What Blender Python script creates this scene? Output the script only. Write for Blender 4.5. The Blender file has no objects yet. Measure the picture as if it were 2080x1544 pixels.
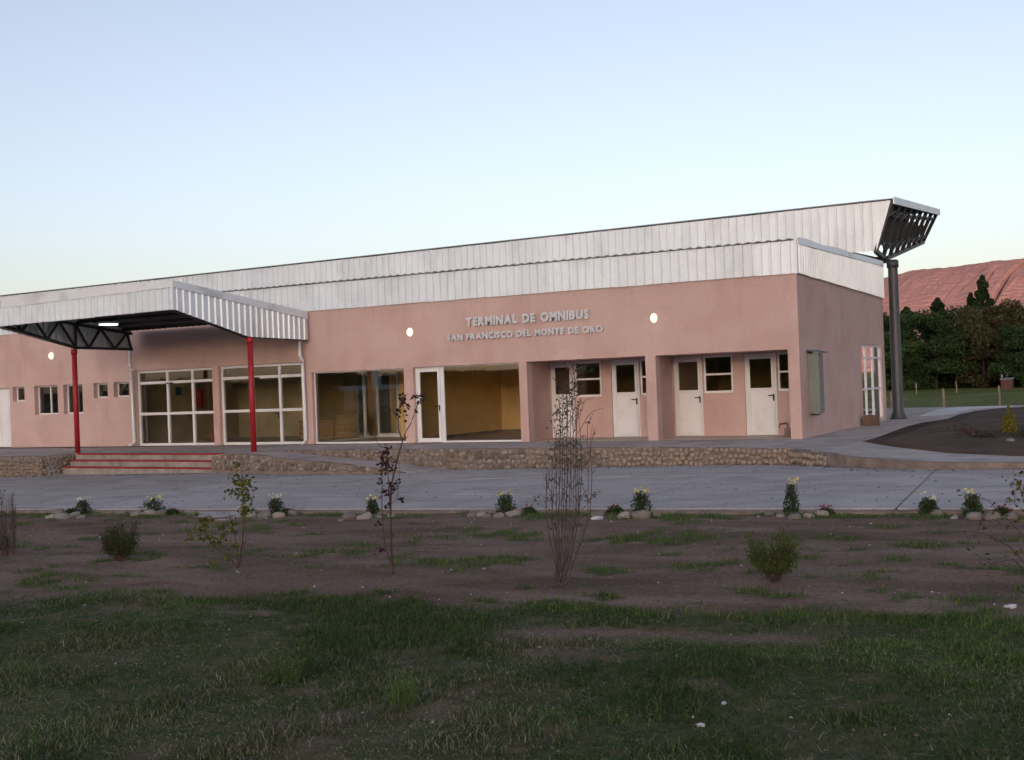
import bpy, math, random
import numpy as np
from mathutils import Matrix, Vector, noise
from mathutils.geometry import tessellate_polygon
R = math.radians
rng = random.Random(7)
nrg = np.random.default_rng(11)
sc = bpy.context.scene
COL = sc.collection

# ------------------------------------------------------------------ camera, sky, sun, exposure
cam_d = bpy.data.cameras.new('camera'); cam = bpy.data.objects.new('camera', cam_d); COL.objects.link(cam); sc.camera = cam
cam_d.sensor_fit = 'HORIZONTAL'; cam_d.sensor_width = 36.0; cam_d.lens = 2411.81 / 2080 * 36
cam_d.clip_start = 0.1; cam_d.clip_end = 20000
cam.location = (7.525, -28.258, 2.071)
YAW = R(28.551)
cam.rotation_euler = (Matrix.Rotation(YAW, 3, 'Z') @ Matrix.Rotation(R(90.197), 3, 'X') @ Matrix.Rotation(R(-2.15), 3, 'Z')).to_euler()

SUN_EL, SUN_ROT = R(4.3), R(165)
world = bpy.data.worlds.new('World'); sc.world = world; world.use_nodes = True
wn, wl = world.node_tree.nodes, world.node_tree.links
sky = wn.new('ShaderNodeTexSky'); sky.sky_type = 'NISHITA'; sky.sun_disc = False
sky.sun_elevation = SUN_EL; sky.sun_rotation = SUN_ROT
sky.air_density = 0.8; sky.dust_density = 2.0; sky.ozone_density = 1.0
wb = wn.new('ShaderNodeMix'); wb.data_type = 'RGBA'; wb.blend_type = 'MULTIPLY'; wb.inputs[0].default_value = 1.0
wb.inputs[7].default_value = (1.07, 0.975, 1.12, 1)          # the camera's cool white balance
hs = wn.new('ShaderNodeHueSaturation'); hs.inputs['Saturation'].default_value = 0.68
wl.new(sky.outputs[0], wb.inputs[6]); wl.new(wb.outputs[2], hs.inputs['Color'])
wl.new(hs.outputs[0], wn['Background'].inputs[0]); wn['Background'].inputs[1].default_value = 0.15

sun_d = bpy.data.lights.new('sun', 'SUN'); sun = bpy.data.objects.new('sun', sun_d); COL.objects.link(sun)
sun_d.energy = 3.6; sun_d.angle = R(0.5); sun_d.color = (1.0, 0.62, 0.50)
sd = Vector((math.sin(SUN_ROT) * math.cos(SUN_EL), math.cos(SUN_ROT) * math.cos(SUN_EL), math.sin(SUN_EL)))
sun.rotation_euler = sd.to_track_quat('Z', 'Y').to_euler()

sc.view_settings.view_transform = 'Standard'; sc.view_settings.look = 'None'
sc.view_settings.gamma = 1.0; sc.view_settings.use_curve_mapping = False
sc.view_settings.exposure = 1.22

# ------------------------------------------------------------------ materials
def mat(name, col, rough=0.8, metal=0.0, spec=0.3, var=0.0, vscale=3.0, col2=None, bump=0.0, bscale=60.0, grain=0.0,
        gscale=400.0, objvar=0.0, attr=None, stretch=(1, 1, 1), translucent=0.0, detail=5.0, vdist=0.0, ramp=(0.35, 0.65)):
    m = bpy.data.materials.new(name); m.use_nodes = True
    nt = m.node_tree; N, L = nt.nodes, nt.links
    b = N['Principled BSDF']; b.inputs['Roughness'].default_value = rough; b.inputs['Metallic'].default_value = metal
    b.inputs['Specular IOR Level'].default_value = spec
    tc = N.new('ShaderNodeTexCoord'); mp = N.new('ShaderNodeMapping'); L.new(tc.outputs['Object'], mp.inputs[0]); mp.inputs['Scale'].default_value = stretch
    if attr:
        a = N.new('ShaderNodeAttribute'); a.attribute_name = attr; cur = a.outputs['Color']
    else:
        c = N.new('ShaderNodeRGB'); c.outputs[0].default_value = (*col, 1); cur = c.outputs[0]
    if var > 0 or col2:
        n = N.new('ShaderNodeTexNoise'); n.inputs['Scale'].default_value = vscale; n.inputs['Detail'].default_value = detail; n.inputs['Distortion'].default_value = vdist
        L.new(mp.outputs[0], n.inputs['Vector'])
        r = N.new('ShaderNodeMapRange'); r.inputs['From Min'].default_value = ramp[0]; r.inputs['From Max'].default_value = ramp[1]
        L.new(n.outputs['Fac'], r.inputs['Value'])
        x = N.new('ShaderNodeMix'); x.data_type = 'RGBA'; L.new(r.outputs[0], x.inputs[0]); L.new(cur, x.inputs[6])
        if col2: x.inputs[7].default_value = (*col2, 1)
        else: x.inputs[7].default_value = (*[v * (1 - var) for v in col], 1)
        cur = x.outputs[2]
    if grain > 0:
        n = N.new('ShaderNodeTexNoise'); n.inputs['Scale'].default_value = gscale; n.inputs['Detail'].default_value = 3
        L.new(mp.outputs[0], n.inputs['Vector'])
        r = N.new('ShaderNodeMapRange'); r.inputs['From Min'].default_value = 0.3; r.inputs['From Max'].default_value = 0.7
        r.inputs['To Min'].default_value = 1 - grain; r.inputs['To Max'].default_value = 1 + grain
        L.new(n.outputs['Fac'], r.inputs['Value'])
        x = N.new('ShaderNodeMix'); x.data_type = 'RGBA'; x.blend_type = 'MULTIPLY'; x.inputs[0].default_value = 1
        L.new(cur, x.inputs[6]); L.new(r.outputs[0], x.inputs[7]); cur = x.outputs[2]
    if objvar > 0:
        oi = N.new('ShaderNodeObjectInfo'); h = N.new('ShaderNodeHueSaturation')
        r = N.new('ShaderNodeMapRange'); r.inputs['To Min'].default_value = 1 - objvar; r.inputs['To Max'].default_value = 1 + objvar
        L.new(oi.outputs['Random'], r.inputs['Value']); L.new(r.outputs[0], h.inputs['Value'])
        ml = N.new('ShaderNodeMath'); ml.operation = 'MULTIPLY'; ml.inputs[1].default_value = 7.3; L.new(oi.outputs['Random'], ml.inputs[0])
        fr = N.new('ShaderNodeMath'); fr.operation = 'FRACT'; L.new(ml.outputs[0], fr.inputs[0])
        r2 = N.new('ShaderNodeMapRange'); r2.inputs['To Min'].default_value = 1 - objvar; r2.inputs['To Max'].default_value = 1 + objvar
        L.new(fr.outputs[0], r2.inputs['Value']); L.new(r2.outputs[0], h.inputs['Saturation'])
        L.new(cur, h.inputs['Color']); cur = h.outputs[0]
    L.new(cur, b.inputs['Base Color'])
    if bump > 0:
        n = N.new('ShaderNodeTexNoise'); n.inputs['Scale'].default_value = bscale; n.inputs['Detail'].default_value = 4
        L.new(mp.outputs[0], n.inputs['Vector']); bp = N.new('ShaderNodeBump'); bp.inputs['Strength'].default_value = bump; bp.inputs['Distance'].default_value = 0.02
        L.new(n.outputs['Fac'], bp.inputs['Height']); L.new(bp.outputs[0], b.inputs['Normal'])
    if translucent > 0:
        t = N.new('ShaderNodeBsdfTranslucent'); L.new(cur, t.inputs[0]); ms = N.new('ShaderNodeMixShader'); ms.inputs[0].default_value = translucent
        L.new(b.outputs[0], ms.inputs[1]); L.new(t.outputs[0], ms.inputs[2]); L.new(ms.outputs[0], N['Material Output'].inputs[0])
    return m

def emit_mat(name, col, st):
    m = bpy.data.materials.new(name); m.use_nodes = True; b = m.node_tree.nodes['Principled BSDF']
    b.inputs['Base Color'].default_value = (0.8, 0.8, 0.75, 1); b.inputs['Emission Color'].default_value = (*col, 1); b.inputs['Emission Strength'].default_value = st
    return m

def glass_mat(name, tint=(0.95, 0.97, 0.96), base=0.0):
    m = bpy.data.materials.new(name); m.use_nodes = True; N, L = m.node_tree.nodes, m.node_tree.links
    N.remove(N['Principled BSDF'])
    t = N.new('ShaderNodeBsdfTransparent'); t.inputs[0].default_value = (*tint, 1)
    g = N.new('ShaderNodeBsdfGlossy'); g.inputs['Roughness'].default_value = 0.01; g.inputs[0].default_value = (0.95, 0.97, 1, 1)
    f = N.new('ShaderNodeFresnel'); f.inputs[0].default_value = 1.5
    mm = N.new('ShaderNodeMath'); mm.operation = 'MULTIPLY_ADD'; mm.inputs[1].default_value = 3.0; mm.inputs[2].default_value = base; mm.use_clamp = True
    L.new(f.outputs[0], mm.inputs[0])
    x = N.new('ShaderNodeMixShader'); L.new(mm.outputs[0], x.inputs[0]); L.new(t.outputs[0], x.inputs[1]); L.new(g.outputs[0], x.inputs[2])
    L.new(x.outputs[0], N['Material Output'].inputs[0])
    return m

M = {}
M['plaster'] = mat('pink_plaster', (0.575, 0.428, 0.40), 0.93, spec=0.15, col2=(0.51, 0.363, 0.337), vscale=0.9, bump=0.35, bscale=90, grain=0.12, gscale=35, detail=9, vdist=0.4)
def drips(m, dark, amount):
    """rain streaks down a wall"""
    N, L = m.node_tree.nodes, m.node_tree.links; b = N['Principled BSDF']; src = b.inputs['Base Color'].links[0].from_socket
    tc = N.new('ShaderNodeTexCoord'); mp = N.new('ShaderNodeMapping'); mp.inputs['Scale'].default_value = (1.7, 1.7, 0.30); L.new(tc.outputs['Object'], mp.inputs[0])
    n = N.new('ShaderNodeTexNoise'); n.inputs['Scale'].default_value = 1.6; n.inputs['Detail'].default_value = 8; n.inputs['Roughness'].default_value = 0.6; L.new(mp.outputs[0], n.inputs['Vector'])
    r = N.new('ShaderNodeMapRange'); r.inputs['From Min'].default_value = 0.52; r.inputs['From Max'].default_value = 0.78; r.inputs['To Max'].default_value = amount; L.new(n.outputs['Fac'], r.inputs['Value'])
    x = N.new('ShaderNodeMix'); x.data_type = 'RGBA'; x.blend_type = 'MULTIPLY'; L.new(r.outputs[0], x.inputs[0]); L.new(src, x.inputs[6]); x.inputs[7].default_value = (*dark, 1); L.new(x.outputs[2], b.inputs['Base Color'])
drips(M['plaster'], (0.78, 0.72, 0.72), 0.42)
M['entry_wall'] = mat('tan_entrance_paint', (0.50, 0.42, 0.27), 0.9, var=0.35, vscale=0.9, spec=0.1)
M['hall_wall'] = mat('hall_wall_dark_reflection', (0.13, 0.12, 0.075), 0.9, var=0.3, vscale=1.0, spec=0.1)  # wall colour darkened to stand in for dark trees reflected in the glass
M['yellow_wall'] = mat('ochre_interior_paint', (0.90, 0.64, 0.28), 0.9, var=0.15, vscale=1.2, spec=0.1, grain=0.05)
M['ceiling'] = mat('ceiling_paint', (0.75, 0.66, 0.52), 0.9)
M['floor_in'] = mat('interior_floor_tiles', (0.42, 0.37, 0.32), 0.45, var=0.2)
M['galv'] = mat('galvanised_sheet', (0.75, 0.82, 0.88), 0.42, metal=0.3, spec=0.5, col2=(0.62, 0.675, 0.73), vscale=1.3, grain=0.04, gscale=20, objvar=0.05, detail=8, stretch=(1, 1, 0.5), ramp=(0.5, 0.75))
M['galv_smooth'] = mat('galvanised_flashing', (0.76, 0.80, 0.84), 0.45, metal=0.25, spec=0.5, col2=(0.42, 0.45, 0.46), vscale=0.8, detail=6, ramp=(0.55, 0.7))
M['roof_dark'] = mat('roof_sheet_edge', (0.24, 0.26, 0.29), 0.6, metal=0.4)
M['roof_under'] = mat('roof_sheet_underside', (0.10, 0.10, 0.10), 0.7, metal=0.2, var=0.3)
M['black_steel'] = mat('dark_painted_steel', (0.018, 0.018, 0.022), 0.5, spec=0.5)
M['grey_steel'] = mat('grey_painted_steel_column', (0.065, 0.07, 0.085), 0.45, spec=0.5, var=0.35, vscale=2, stretch=(1, 1, 0.3))
M['red_paint'] = mat('red_column_paint', (0.38, 0.018, 0.028), 0.5, spec=0.4, var=0.2, vscale=3)
M['red_nosing'] = mat('red_step_edging', (0.30, 0.02, 0.03), 0.75, var=0.3, vscale=6)
M['white_alu'] = mat('white_aluminium', (0.74, 0.76, 0.80), 0.42, spec=0.5, var=0.08, vscale=2)
M['white_panel'] = mat('white_door_panel', (0.76, 0.78, 0.82), 0.5, spec=0.4, col2=(0.60, 0.58, 0.57), vscale=1.6, detail=8, ramp=(0.5, 0.8))
M['black_plastic'] = mat('black_handle', (0.012, 0.012, 0.012), 0.4)
M['glass'] = glass_mat('window_glass')
M['glass_dark'] = glass_mat('dusty_window_glass', (0.55, 0.56, 0.54))
M['concrete'] = mat('pavement_concrete', (0.42, 0.39, 0.39), 0.9, col2=(0.29, 0.265, 0.265), vscale=1.1, grain=0.18, gscale=45, bump=0.3, bscale=70, detail=9, vdist=1.0)
M['concrete_pale'] = mat('fresh_pale_concrete', (0.58, 0.60, 0.62), 0.9, var=0.2, vscale=1.5, grain=0.1, gscale=40)
M['kerb'] = mat('kerb_concrete', (0.27, 0.215, 0.185), 0.92, col2=(0.16, 0.13, 0.115), vscale=2.5, grain=0.2, gscale=40, bump=0.4, bscale=50, detail=8)
M['step'] = mat('step_concrete', (0.33, 0.30, 0.275), 0.92, var=0.35, vscale=3, grain=0.15, gscale=40, detail=8)
M['road'] = mat('road_concrete', (0.42, 0.405, 0.41), 0.92, col2=(0.31, 0.295, 0.30), vscale=0.8, grain=0.2, gscale=50, bump=0.25, bscale=60, detail=9, vdist=1.2, stretch=(0.8, 1.1, 1), objvar=0.05, spec=0.15)
M['joint'] = mat('tar_joint', (0.15, 0.14, 0.14), 0.95)
M['mortar'] = mat('wall_mortar', (0.225, 0.185, 0.16), 0.95, col2=(0.155, 0.13, 0.115), vscale=5, grain=0.25, gscale=50, bump=0.6, bscale=40, detail=8)
M['stone'] = mat('river_cobble', (0.255, 0.215, 0.185), 0.85, col2=(0.165, 0.145, 0.13), vscale=8, grain=0.2, gscale=60, objvar=0.42, bump=0.3, bscale=40)
M['stone_pale'] = mat('pale_river_stone', (0.27, 0.25, 0.235), 0.85, col2=(0.15, 0.14, 0.13), vscale=6, grain=0.2, gscale=50, objvar=0.35, bump=0.35, bscale=30)
M['bark'] = mat('bark', (0.075, 0.05, 0.045), 0.9, var=0.4, vscale=20)
M['bark_grey'] = mat('grey_twig_bark', (0.095, 0.072, 0.074), 0.9, var=0.4, vscale=20)
M['letter'] = mat('brushed_metal_letter', (0.62, 0.65, 0.69), 0.55, metal=0.1, var=0.1)
M['box'] = mat('grey_green_meter_box', (0.20, 0.235, 0.205), 0.5, spec=0.4, var=0.2, vscale=2)
M['box_cap'] = mat('meter_box_cap', (0.10, 0.12, 0.17), 0.5, var=0.2)
M['card'] = mat('brown_cardboard', (0.17, 0.115, 0.09), 0.9, var=0.3)
M['wood'] = mat('weathered_post_wood', (0.30, 0.25, 0.19), 0.9, var=0.4, vscale=10)
M['pallet'] = mat('crate_wood', (0.32, 0.19, 0.10), 0.85, var=0.4, vscale=6, objvar=0.25)
M['ext_red'] = mat('extinguisher_red', (0.28, 0.012, 0.018), 0.4)
M['blue_sign'] = mat('blue_sign_plate', (0.03, 0.10, 0.20), 0.5)
M['bucket'] = mat('pale_plastic_bucket', (0.55, 0.52, 0.46), 0.5)
M['bucket_o'] = mat('terracotta_bucket', (0.25, 0.10, 0.06), 0.6)
M['paper'] = mat('white_litter', (0.50, 0.50, 0.55), 0.7)
M['leafcol'] = mat('leaf_blades', (0, 0, 0), 0.75, spec=0.2, attr='Col', translucent=0.25)
M['grasscol'] = mat('grass_blades', (0, 0, 0), 0.8, spec=0.12, attr='Col', translucent=0.2)
M['plastercap'] = M['plaster']

# ------------------------------------------------------------------ helpers
class MB:
    def __init__(s): s.v = []; s.f = []
    def add(s, vs, fs):
        o = len(s.v); s.v += [tuple(v) for v in vs]; s.f += [tuple(i + o for i in f) for f in fs]
    def quad(s, a, b, c, d): s.add([a, b, c, d], [(0, 1, 2, 3)])
    def box(s, x0, x1, y0, y1, z0, z1):
        s.add([(x0,y0,z0),(x1,y0,z0),(x1,y1,z0),(x0,y1,z0),(x0,y0,z1),(x1,y0,z1),(x1,y1,z1),(x0,y1,z1)],
              [(0,3,2,1),(4,5,6,7),(0,1,5,4),(1,2,6,5),(2,3,7,6),(3,0,4,7)])
    def beam(s, p, q, w, h=None, up=(0, 0, 1)):
        h = h or w; p, q = Vector(p), Vector(q); d = (q - p).normalized(); u = Vector(up)
        if abs(d.dot(u)) > 0.95: u = Vector((1, 0, 0))
        a = d.cross(u).normalized() * w / 2; b = a.cross(d).normalized() * h / 2
        vs = [p - a - b, p + a - b, p + a + b, p - a + b, q - a - b, q + a - b, q + a + b, q - a + b]
        s.add(vs, [(0,3,2,1),(4,5,6,7),(0,1,5,4),(1,2,6,5),(2,3,7,6),(3,0,4,7)])
    def tube(s, pts, rad, n=8, cap=True):
        pts = [Vector(p) for p in pts]; rad = rad if isinstance(rad, (list, tuple)) else [rad] * len(pts)
        o = len(s.v)
        for i, p in enumerate(pts):
            d = (pts[min(i + 1, len(pts) - 1)] - pts[max(i - 1, 0)])
            d = d.normalized() if d.length > 1e-9 else Vector((0, 0, 1))
            u = Vector((0, 0, 1)) if abs(d.z) < 0.9 else Vector((1, 0, 0))
            a = d.cross(u).normalized(); b = a.cross(d)
            for k in range(n):
                t = 2 * math.pi * k / n; s.v.append(tuple(p + (a * math.cos(t) + b * math.sin(t)) * rad[i]))
        for i in range(len(pts) - 1):
            for k in range(n):
                a0 = o + i * n + k; a1 = o + i * n + (k + 1) % n
                s.f.append((a0, a1, a1 + n, a0 + n))
        if cap:
            s.f.append(tuple(o + k for k in range(n))[::-1]); s.f.append(tuple(o + (len(pts) - 1) * n + k for k in range(n)))
    def poly_prism(s, pts, zt, zb):
        """pts: list of (x,y); zt/zb: functions or numbers"""
        ft = zt if callable(zt) else (lambda x, y: zt); fb = zb if callable(zb) else (lambda x, y: zb)
        n = len(pts); tri = tessellate_polygon([[Vector((x, y, 0)) for x, y in pts]])
        o = len(s.v)
        s.v += [(x, y, ft(x, y)) for x, y in pts] + [(x, y, fb(x, y)) for x, y in pts]
        area = sum(pts[i][0] * pts[(i + 1) % n][1] - pts[(i + 1) % n][0] * pts[i][1] for i in range(n))
        for t in tri:
            a, b, c = [pts[i] for i in t]
            if (b[0]-a[0])*(c[1]-a[1]) - (b[1]-a[1])*(c[0]-a[0]) < 0: t = t[::-1]
            s.f.append(tuple(o + i for i in t)); s.f.append(tuple(o + n + i for i in t[::-1]))
        for i in range(n):
            j = (i + 1) % n
            q = (o + i, o + n + i, o + n + j, o + j)
            s.f.append(q if area > 0 else q[::-1])

def setp(o, label=None, cat=None, group=None, kind=None):
    if label: o['label'] = label
    if cat: o['category'] = cat
    if group: o['group'] = group
    if kind: o['kind'] = kind
    return o

def wloc(o):
    v = Vector((0, 0, 0))
    while o is not None: v += Vector(o.location); o = o.parent
    return v

def mesh_of(name, mb, m, smooth=False):
    me = bpy.data.meshes.new(name); me.from_pydata(mb.v, [], mb.f); me.update()
    if m: me.materials.append(m)
    if smooth: me.polygons.foreach_set('use_smooth', [True] * len(me.polygons))
    return me

def part(name, mb, m, parent=None, smooth=False, origin=None):
    """world coordinates in mb; the object sits at `origin` (or its parent's place)"""
    o = bpy.data.objects.new(name, None) if mb is None else None
    base = Vector(origin) if origin is not None else (wloc(parent) if parent else Vector((0, 0, 0)))
    mb.v = [(v[0] - base.x, v[1] - base.y, v[2] - base.z) for v in mb.v]
    o = bpy.data.objects.new(name, mesh_of(name, mb, m, smooth)); COL.objects.link(o)
    if parent: o.parent = parent; o.location = base - wloc(parent)
    else: o.location = base
    return o

def inst(name, me, parent=None, loc=(0, 0, 0), rot=(0, 0, 0), scale=(1, 1, 1)):
    o = bpy.data.objects.new(name, me); COL.objects.link(o)
    if parent: o.parent = parent; o.location = Vector(loc) - wloc(parent)
    else: o.location = loc
    o.rotation_euler = rot; o.scale = scale
    return o

def thing(name, loc, label, cat, group=None, kind=None):
    o = bpy.data.objects.new(name, None); COL.objects.link(o); o.location = loc; o.empty_display_size = 0.3
    return setp(o, label, cat, group, kind)

def np_mesh(name, verts, faces, m, cols=None, smooth=False, tri=True):
    me = bpy.data.meshes.new(name); nv = len(verts); nf = len(faces); k = faces.shape[1]
    me.vertices.add(nv); me.vertices.foreach_set('co', np.asarray(verts, dtype=np.float32).ravel())
    me.loops.add(nf * k); me.loops.foreach_set('vertex_index', np.asarray(faces, dtype=np.int32).ravel())
    me.polygons.add(nf); me.polygons.foreach_set('loop_start', np.arange(0, nf * k, k, dtype=np.int32))
    me.polygons.foreach_set('loop_total', np.full(nf, k, dtype=np.int32))
    if smooth: me.polygons.foreach_set('use_smooth', np.ones(nf, dtype=bool))
    if cols is not None:
        a = me.color_attributes.new('Col', 'FLOAT_COLOR', 'POINT')
        c = np.ones((nv, 4), dtype=np.float32); c[:, :3] = np.asarray(cols) * ({'leaf_blades': 1.28, 'grass_blades': 1.75}.get(m.name, 1)); a.data.foreach_set('color', c.ravel())
    me.update(calc_edges=True); me.materials.append(m)
    return me

def fnoise(x, y, s, seed=0.0):
    """cheap smooth value noise for numpy arrays"""
    x = np.asarray(x, float) * s + seed * 17.13; y = np.asarray(y, float) * s + seed * 9.71
    xi, yi = np.floor(x), np.floor(y); fx, fy = x - xi, y - yi
    fx = fx * fx * (3 - 2 * fx); fy = fy * fy * (3 - 2 * fy)
    def h(a, b): 
        v = np.sin(a * 127.1 + b * 311.7 + seed * 3.3) * 43758.5453
        return v - np.floor(v)
    return (h(xi, yi) * (1 - fx) + h(xi + 1, yi) * fx) * (1 - fy) + (h(xi, yi + 1) * (1 - fx) + h(xi + 1, yi + 1) * fx) * fy
def fbm(x, y, s, seed=0.0, o=4):
    t = 0; a = 0.5
    for k in range(o): t = t + a * fnoise(x, y, s * 2 ** k, seed + k * 1.7); a *= 0.5
    return t / (1 - 0.5 ** o)

# surface heights
def sst(a, b, t): t = np.clip((t - a) / (b - a), 0, 1); return t * t * (3 - 2 * t)
def plat(x, y): return 0.5 + 0.015 * max(-6.5, min(0, y))
def road_z(x, y):
    return 0.25 + 0.018 * max(-28, min(8, x)) - 0.031 * max(0, y + 7.33) * float(sst(-15.5, -11.5, x))
def soil_z(x, y):
    x = np.clip(x, -28, 10); return 0.17 + 0.018 * x + 0.012 * np.clip(-11 - y, 0, 20)

# ------------------------------------------------------------------ terrain: one sheet to the foot of the hills
def cover(x, y):
    """0 bare soil .. 1 grass"""
    e = -20.25 + 0.10 * np.clip(x - 1, -5, 5.5) + 0.5 * (fbm(x, y, 1.3, 3) - 0.5) * 2.0
    lawn = sst(0.25, -0.25, y - e)
    bare = np.exp(-(((y + 20.95) - 0.12 * (x - 4.4)) / 0.20) ** 2) * sst(3.0, 3.8, x) * sst(6.2, 5.2, x)
    bare2 = np.exp(-((x - 4.15) / 0.35) ** 2 - ((y + 21.65) / 0.16) ** 2)
    lawn = lawn * (1 - 0.95 * bare) * (1 - 0.9 * bare2)
    lawn = lawn * (0.50 + 0.85 * fbm(x, y, 2.6, 5))
    lawn = np.where(fbm(x, y, 2.3, 21) > 0.70, lawn * 0.45, lawn)
    n = 0.5 * fbm(x * 0.8, y * 1.2, 1.6, 8) + 0.5 * fbm(x, y, 4.2, 28)
    band = np.exp(-((y + 17.9) / 0.5) ** 2) * 0.09 + np.exp(-((y + 15.8) / 0.4) ** 2) * 0.08 + np.exp(-((y + 13.35) / 0.35) ** 2) * 0.19
    weeds = sst(0.56, 0.70, n + band) * 0.8
    return np.clip(np.maximum(lawn, weeds * (y > -20.6)), 0, 1)

def axis(parts):
    a = [parts[0][0]]
    for lo, hi, st in parts:
        n = max(1, int(round((hi - lo) / st))); a += [lo + (hi - lo) * (i + 1) / n for i in range(n)]
    return np.array(a)
gx = axis([(-9000, -1000, 1000), (-1000, -200, 80), (-200, -40, 16), (-40, -12, 2), (-12, 12, 0.09), (12, 30, 1.5), (30, 200, 17), (200, 1000, 80), (1000, 9000, 1000)])
gy = axis([(-9000, -1000, 1000), (-1000, -200, 80), (-200, -40, 16), (-40, -27, 1.0), (-27, -12.95, 0.09), (-12.95, -12.85, 0.1), (-12.85, 21.8, 3.4), (21.8, 40, 1.4), (40, 60, 2), (60, 200, 10), (200, 1000, 80), (1000, 9000, 1000)])
GX, GY = np.meshgrid(gx, gy, indexing='ij')
Z = soil_z(GX, GY) + 0.0
near = sst(14, 10, np.abs(GX)) * (GY < -12.9)
Z = Z + near * ((fbm(GX, GY, 0.8, 1) - 0.5) * 0.05 + (fbm(GX, GY * 1.6, 3.5, 2, 4) - 0.5) * 0.045 + (fnoise(GX, GY, 11, 4) - 0.5) * 0.010)
Z = np.where(GY > -12.9, -0.75, Z)
back = sst(21.0, 40, GY); Z = np.where(GY > 21.0, 0.40 * (1 - back) - 0.35 * back + (fbm(GX, GY, 0.05, 6) - 0.5) * 0.15, Z)
Z = np.where((np.abs(GX + 12) > 30) & (GY <= 21) & (GY > -12.9), 0.0, Z)
nx, ny = GX.shape
idx = np.arange(nx * ny).reshape(nx, ny)
fc = np.stack([idx[:-1, :-1], idx[1:, :-1], idx[1:, 1:], idx[:-1, 1:]], -1).reshape(-1, 4)
cv = cover(GX, GY); cv = np.where(GY > 21, 1.0, cv)
cols = np.stack([cv, cv * 0, cv * 0], -1).reshape(-1, 3)
gm = bpy.data.materials.new('soil_and_turf'); gm.use_nodes = True
N, L = gm.node_tree.nodes, gm.node_tree.links
b = N['Principled BSDF']; b.inputs['Roughness'].default_value = 0.95; b.inputs['Specular IOR Level'].default_value = 0.1
tc = N.new('ShaderNodeTexCoord'); a = N.new('ShaderNodeAttribute'); a.attribute_name = 'Col'
def nz(scale, det=6, dist=0, st=None):
    n = N.new('ShaderNodeTexNoise'); n.inputs['Scale'].default_value = scale; n.inputs['Detail'].default_value = det; n.inputs['Distortion'].default_value = dist
    if st:
        mp = N.new('ShaderNodeMapping'); mp.inputs['Scale'].default_value = st; L.new(tc.outputs['Object'], mp.inputs[0]); L.new(mp.outputs[0], n.inputs['Vector'])
    else: L.new(tc.outputs['Object'], n.inputs['Vector'])
    return n.outputs['Fac']
def rmp(src, stops):
    r = N.new('ShaderNodeValToRGB'); L.new(src, r.inputs[0]); e = r.color_ramp.elements
    e[0].position, e[0].color = stops[0][0], (*stops[0][1], 1); e[1].position, e[1].color = stops[-1][0], (*stops[-1][1], 1)
    for p, c in stops[1:-1]: q = e.new(p); q.color = (*c, 1)
    return r.outputs[0]
def mix(f, c1, c2, mode='MIX'):
    x = N.new('ShaderNodeMix'); x.data_type = 'RGBA'; x.blend_type = mode
    if isinstance(f, float): x.inputs[0].default_value = f
    else: L.new(f, x.inputs[0])
    L.new(c1, x.inputs[6]); L.new(c2, x.inputs[7]); return x.outputs[2]
soil = rmp(nz(0.9, 8, 0.8, (0.5, 1.4, 1)), [(0.32, (0.080, 0.056, 0.044)), (0.5, (0.122, 0.090, 0.074)), (0.68, (0.160, 0.124, 0.108))])
soil = mix(1.0, soil, rmp(nz(26, 6), [(0.3, (0.68, 0.66, 0.66)), (0.7, (1.25, 1.25, 1.25))]), 'MULTIPLY')
turf = rmp(nz(9, 10, 0.4), [(0.35, (0.026, 0.042, 0.014)), (0.52, (0.042, 0.056, 0.022)), (0.70, (0.078, 0.070, 0.046))])
turf = mix(1.0, turf, rmp(nz(60, 6), [(0.3, (0.55, 0.55, 0.55)), (0.7, (1.4, 1.4, 1.4))]), 'MULTIPLY')
field = rmp(nz(0.14, 7, 0.5, (1, 0.35, 1)), [(0.32, (0.050, 0.062, 0.016)), (0.55, (0.078, 0.098, 0.022)), (0.7, (0.120, 0.115, 0.036))])
field = mix(1.0, field, rmp(nz(2.2, 6), [(0.3, (0.6, 0.6, 0.6)), (0.7, (1.3, 1.3, 1.3))]), 'MULTIPLY')
sp = N.new('ShaderNodeSeparateXYZ'); L.new(tc.outputs['Object'], sp.inputs[0])
gt = N.new('ShaderNodeMath'); gt.operation = 'GREATER_THAN'; gt.inputs[1].default_value = 15; L.new(sp.outputs[1], gt.inputs[0])
c = mix(a.outputs['Color'], soil, turf)
spx = N.new('ShaderNodeSeparateColor'); L.new(a.outputs['Color'], spx.inputs[0])
c = mix(spx.outputs[0], soil, turf); c = mix(gt.outputs[0], c, field); gn = N.new('ShaderNodeRGB'); gn.outputs[0].default_value = (1.36, 1.28, 1.22, 1); c = mix(1.0, c, gn.outputs[0], 'MULTIPLY'); L.new(c, b.inputs['Base Color'])
bp = N.new('ShaderNodeBump'); bp.inputs['Strength'].default_value = 0.5; bp.inputs['Distance'].default_value = 0.015
L.new(nz(30, 7), bp.inputs['Height']); L.new(bp.outputs[0], b.inputs['Normal'])
g = bpy.data.objects.new('ground', np_mesh('ground', np.stack([GX, GY, Z], -1).reshape(-1, 3), fc, gm, cols, True)); COL.objects.link(g); setp(g, kind='structure')

def ground_h(x, y):
    """height of the built soil sheet at (x, y), bilinear"""
    i = np.clip(np.searchsorted(gx, x) - 1, 0, nx - 2); j = np.clip(np.searchsorted(gy, y) - 1, 0, ny - 2)
    fx = (x - gx[i]) / (gx[i + 1] - gx[i]); fy = (y - gy[j]) / (gy[j + 1] - gy[j])
    return (Z[i, j] * (1 - fx) + Z[i + 1, j] * fx) * (1 - fy) + (Z[i, j + 1] * (1 - fx) + Z[i + 1, j + 1] * fx) * fy

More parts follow.
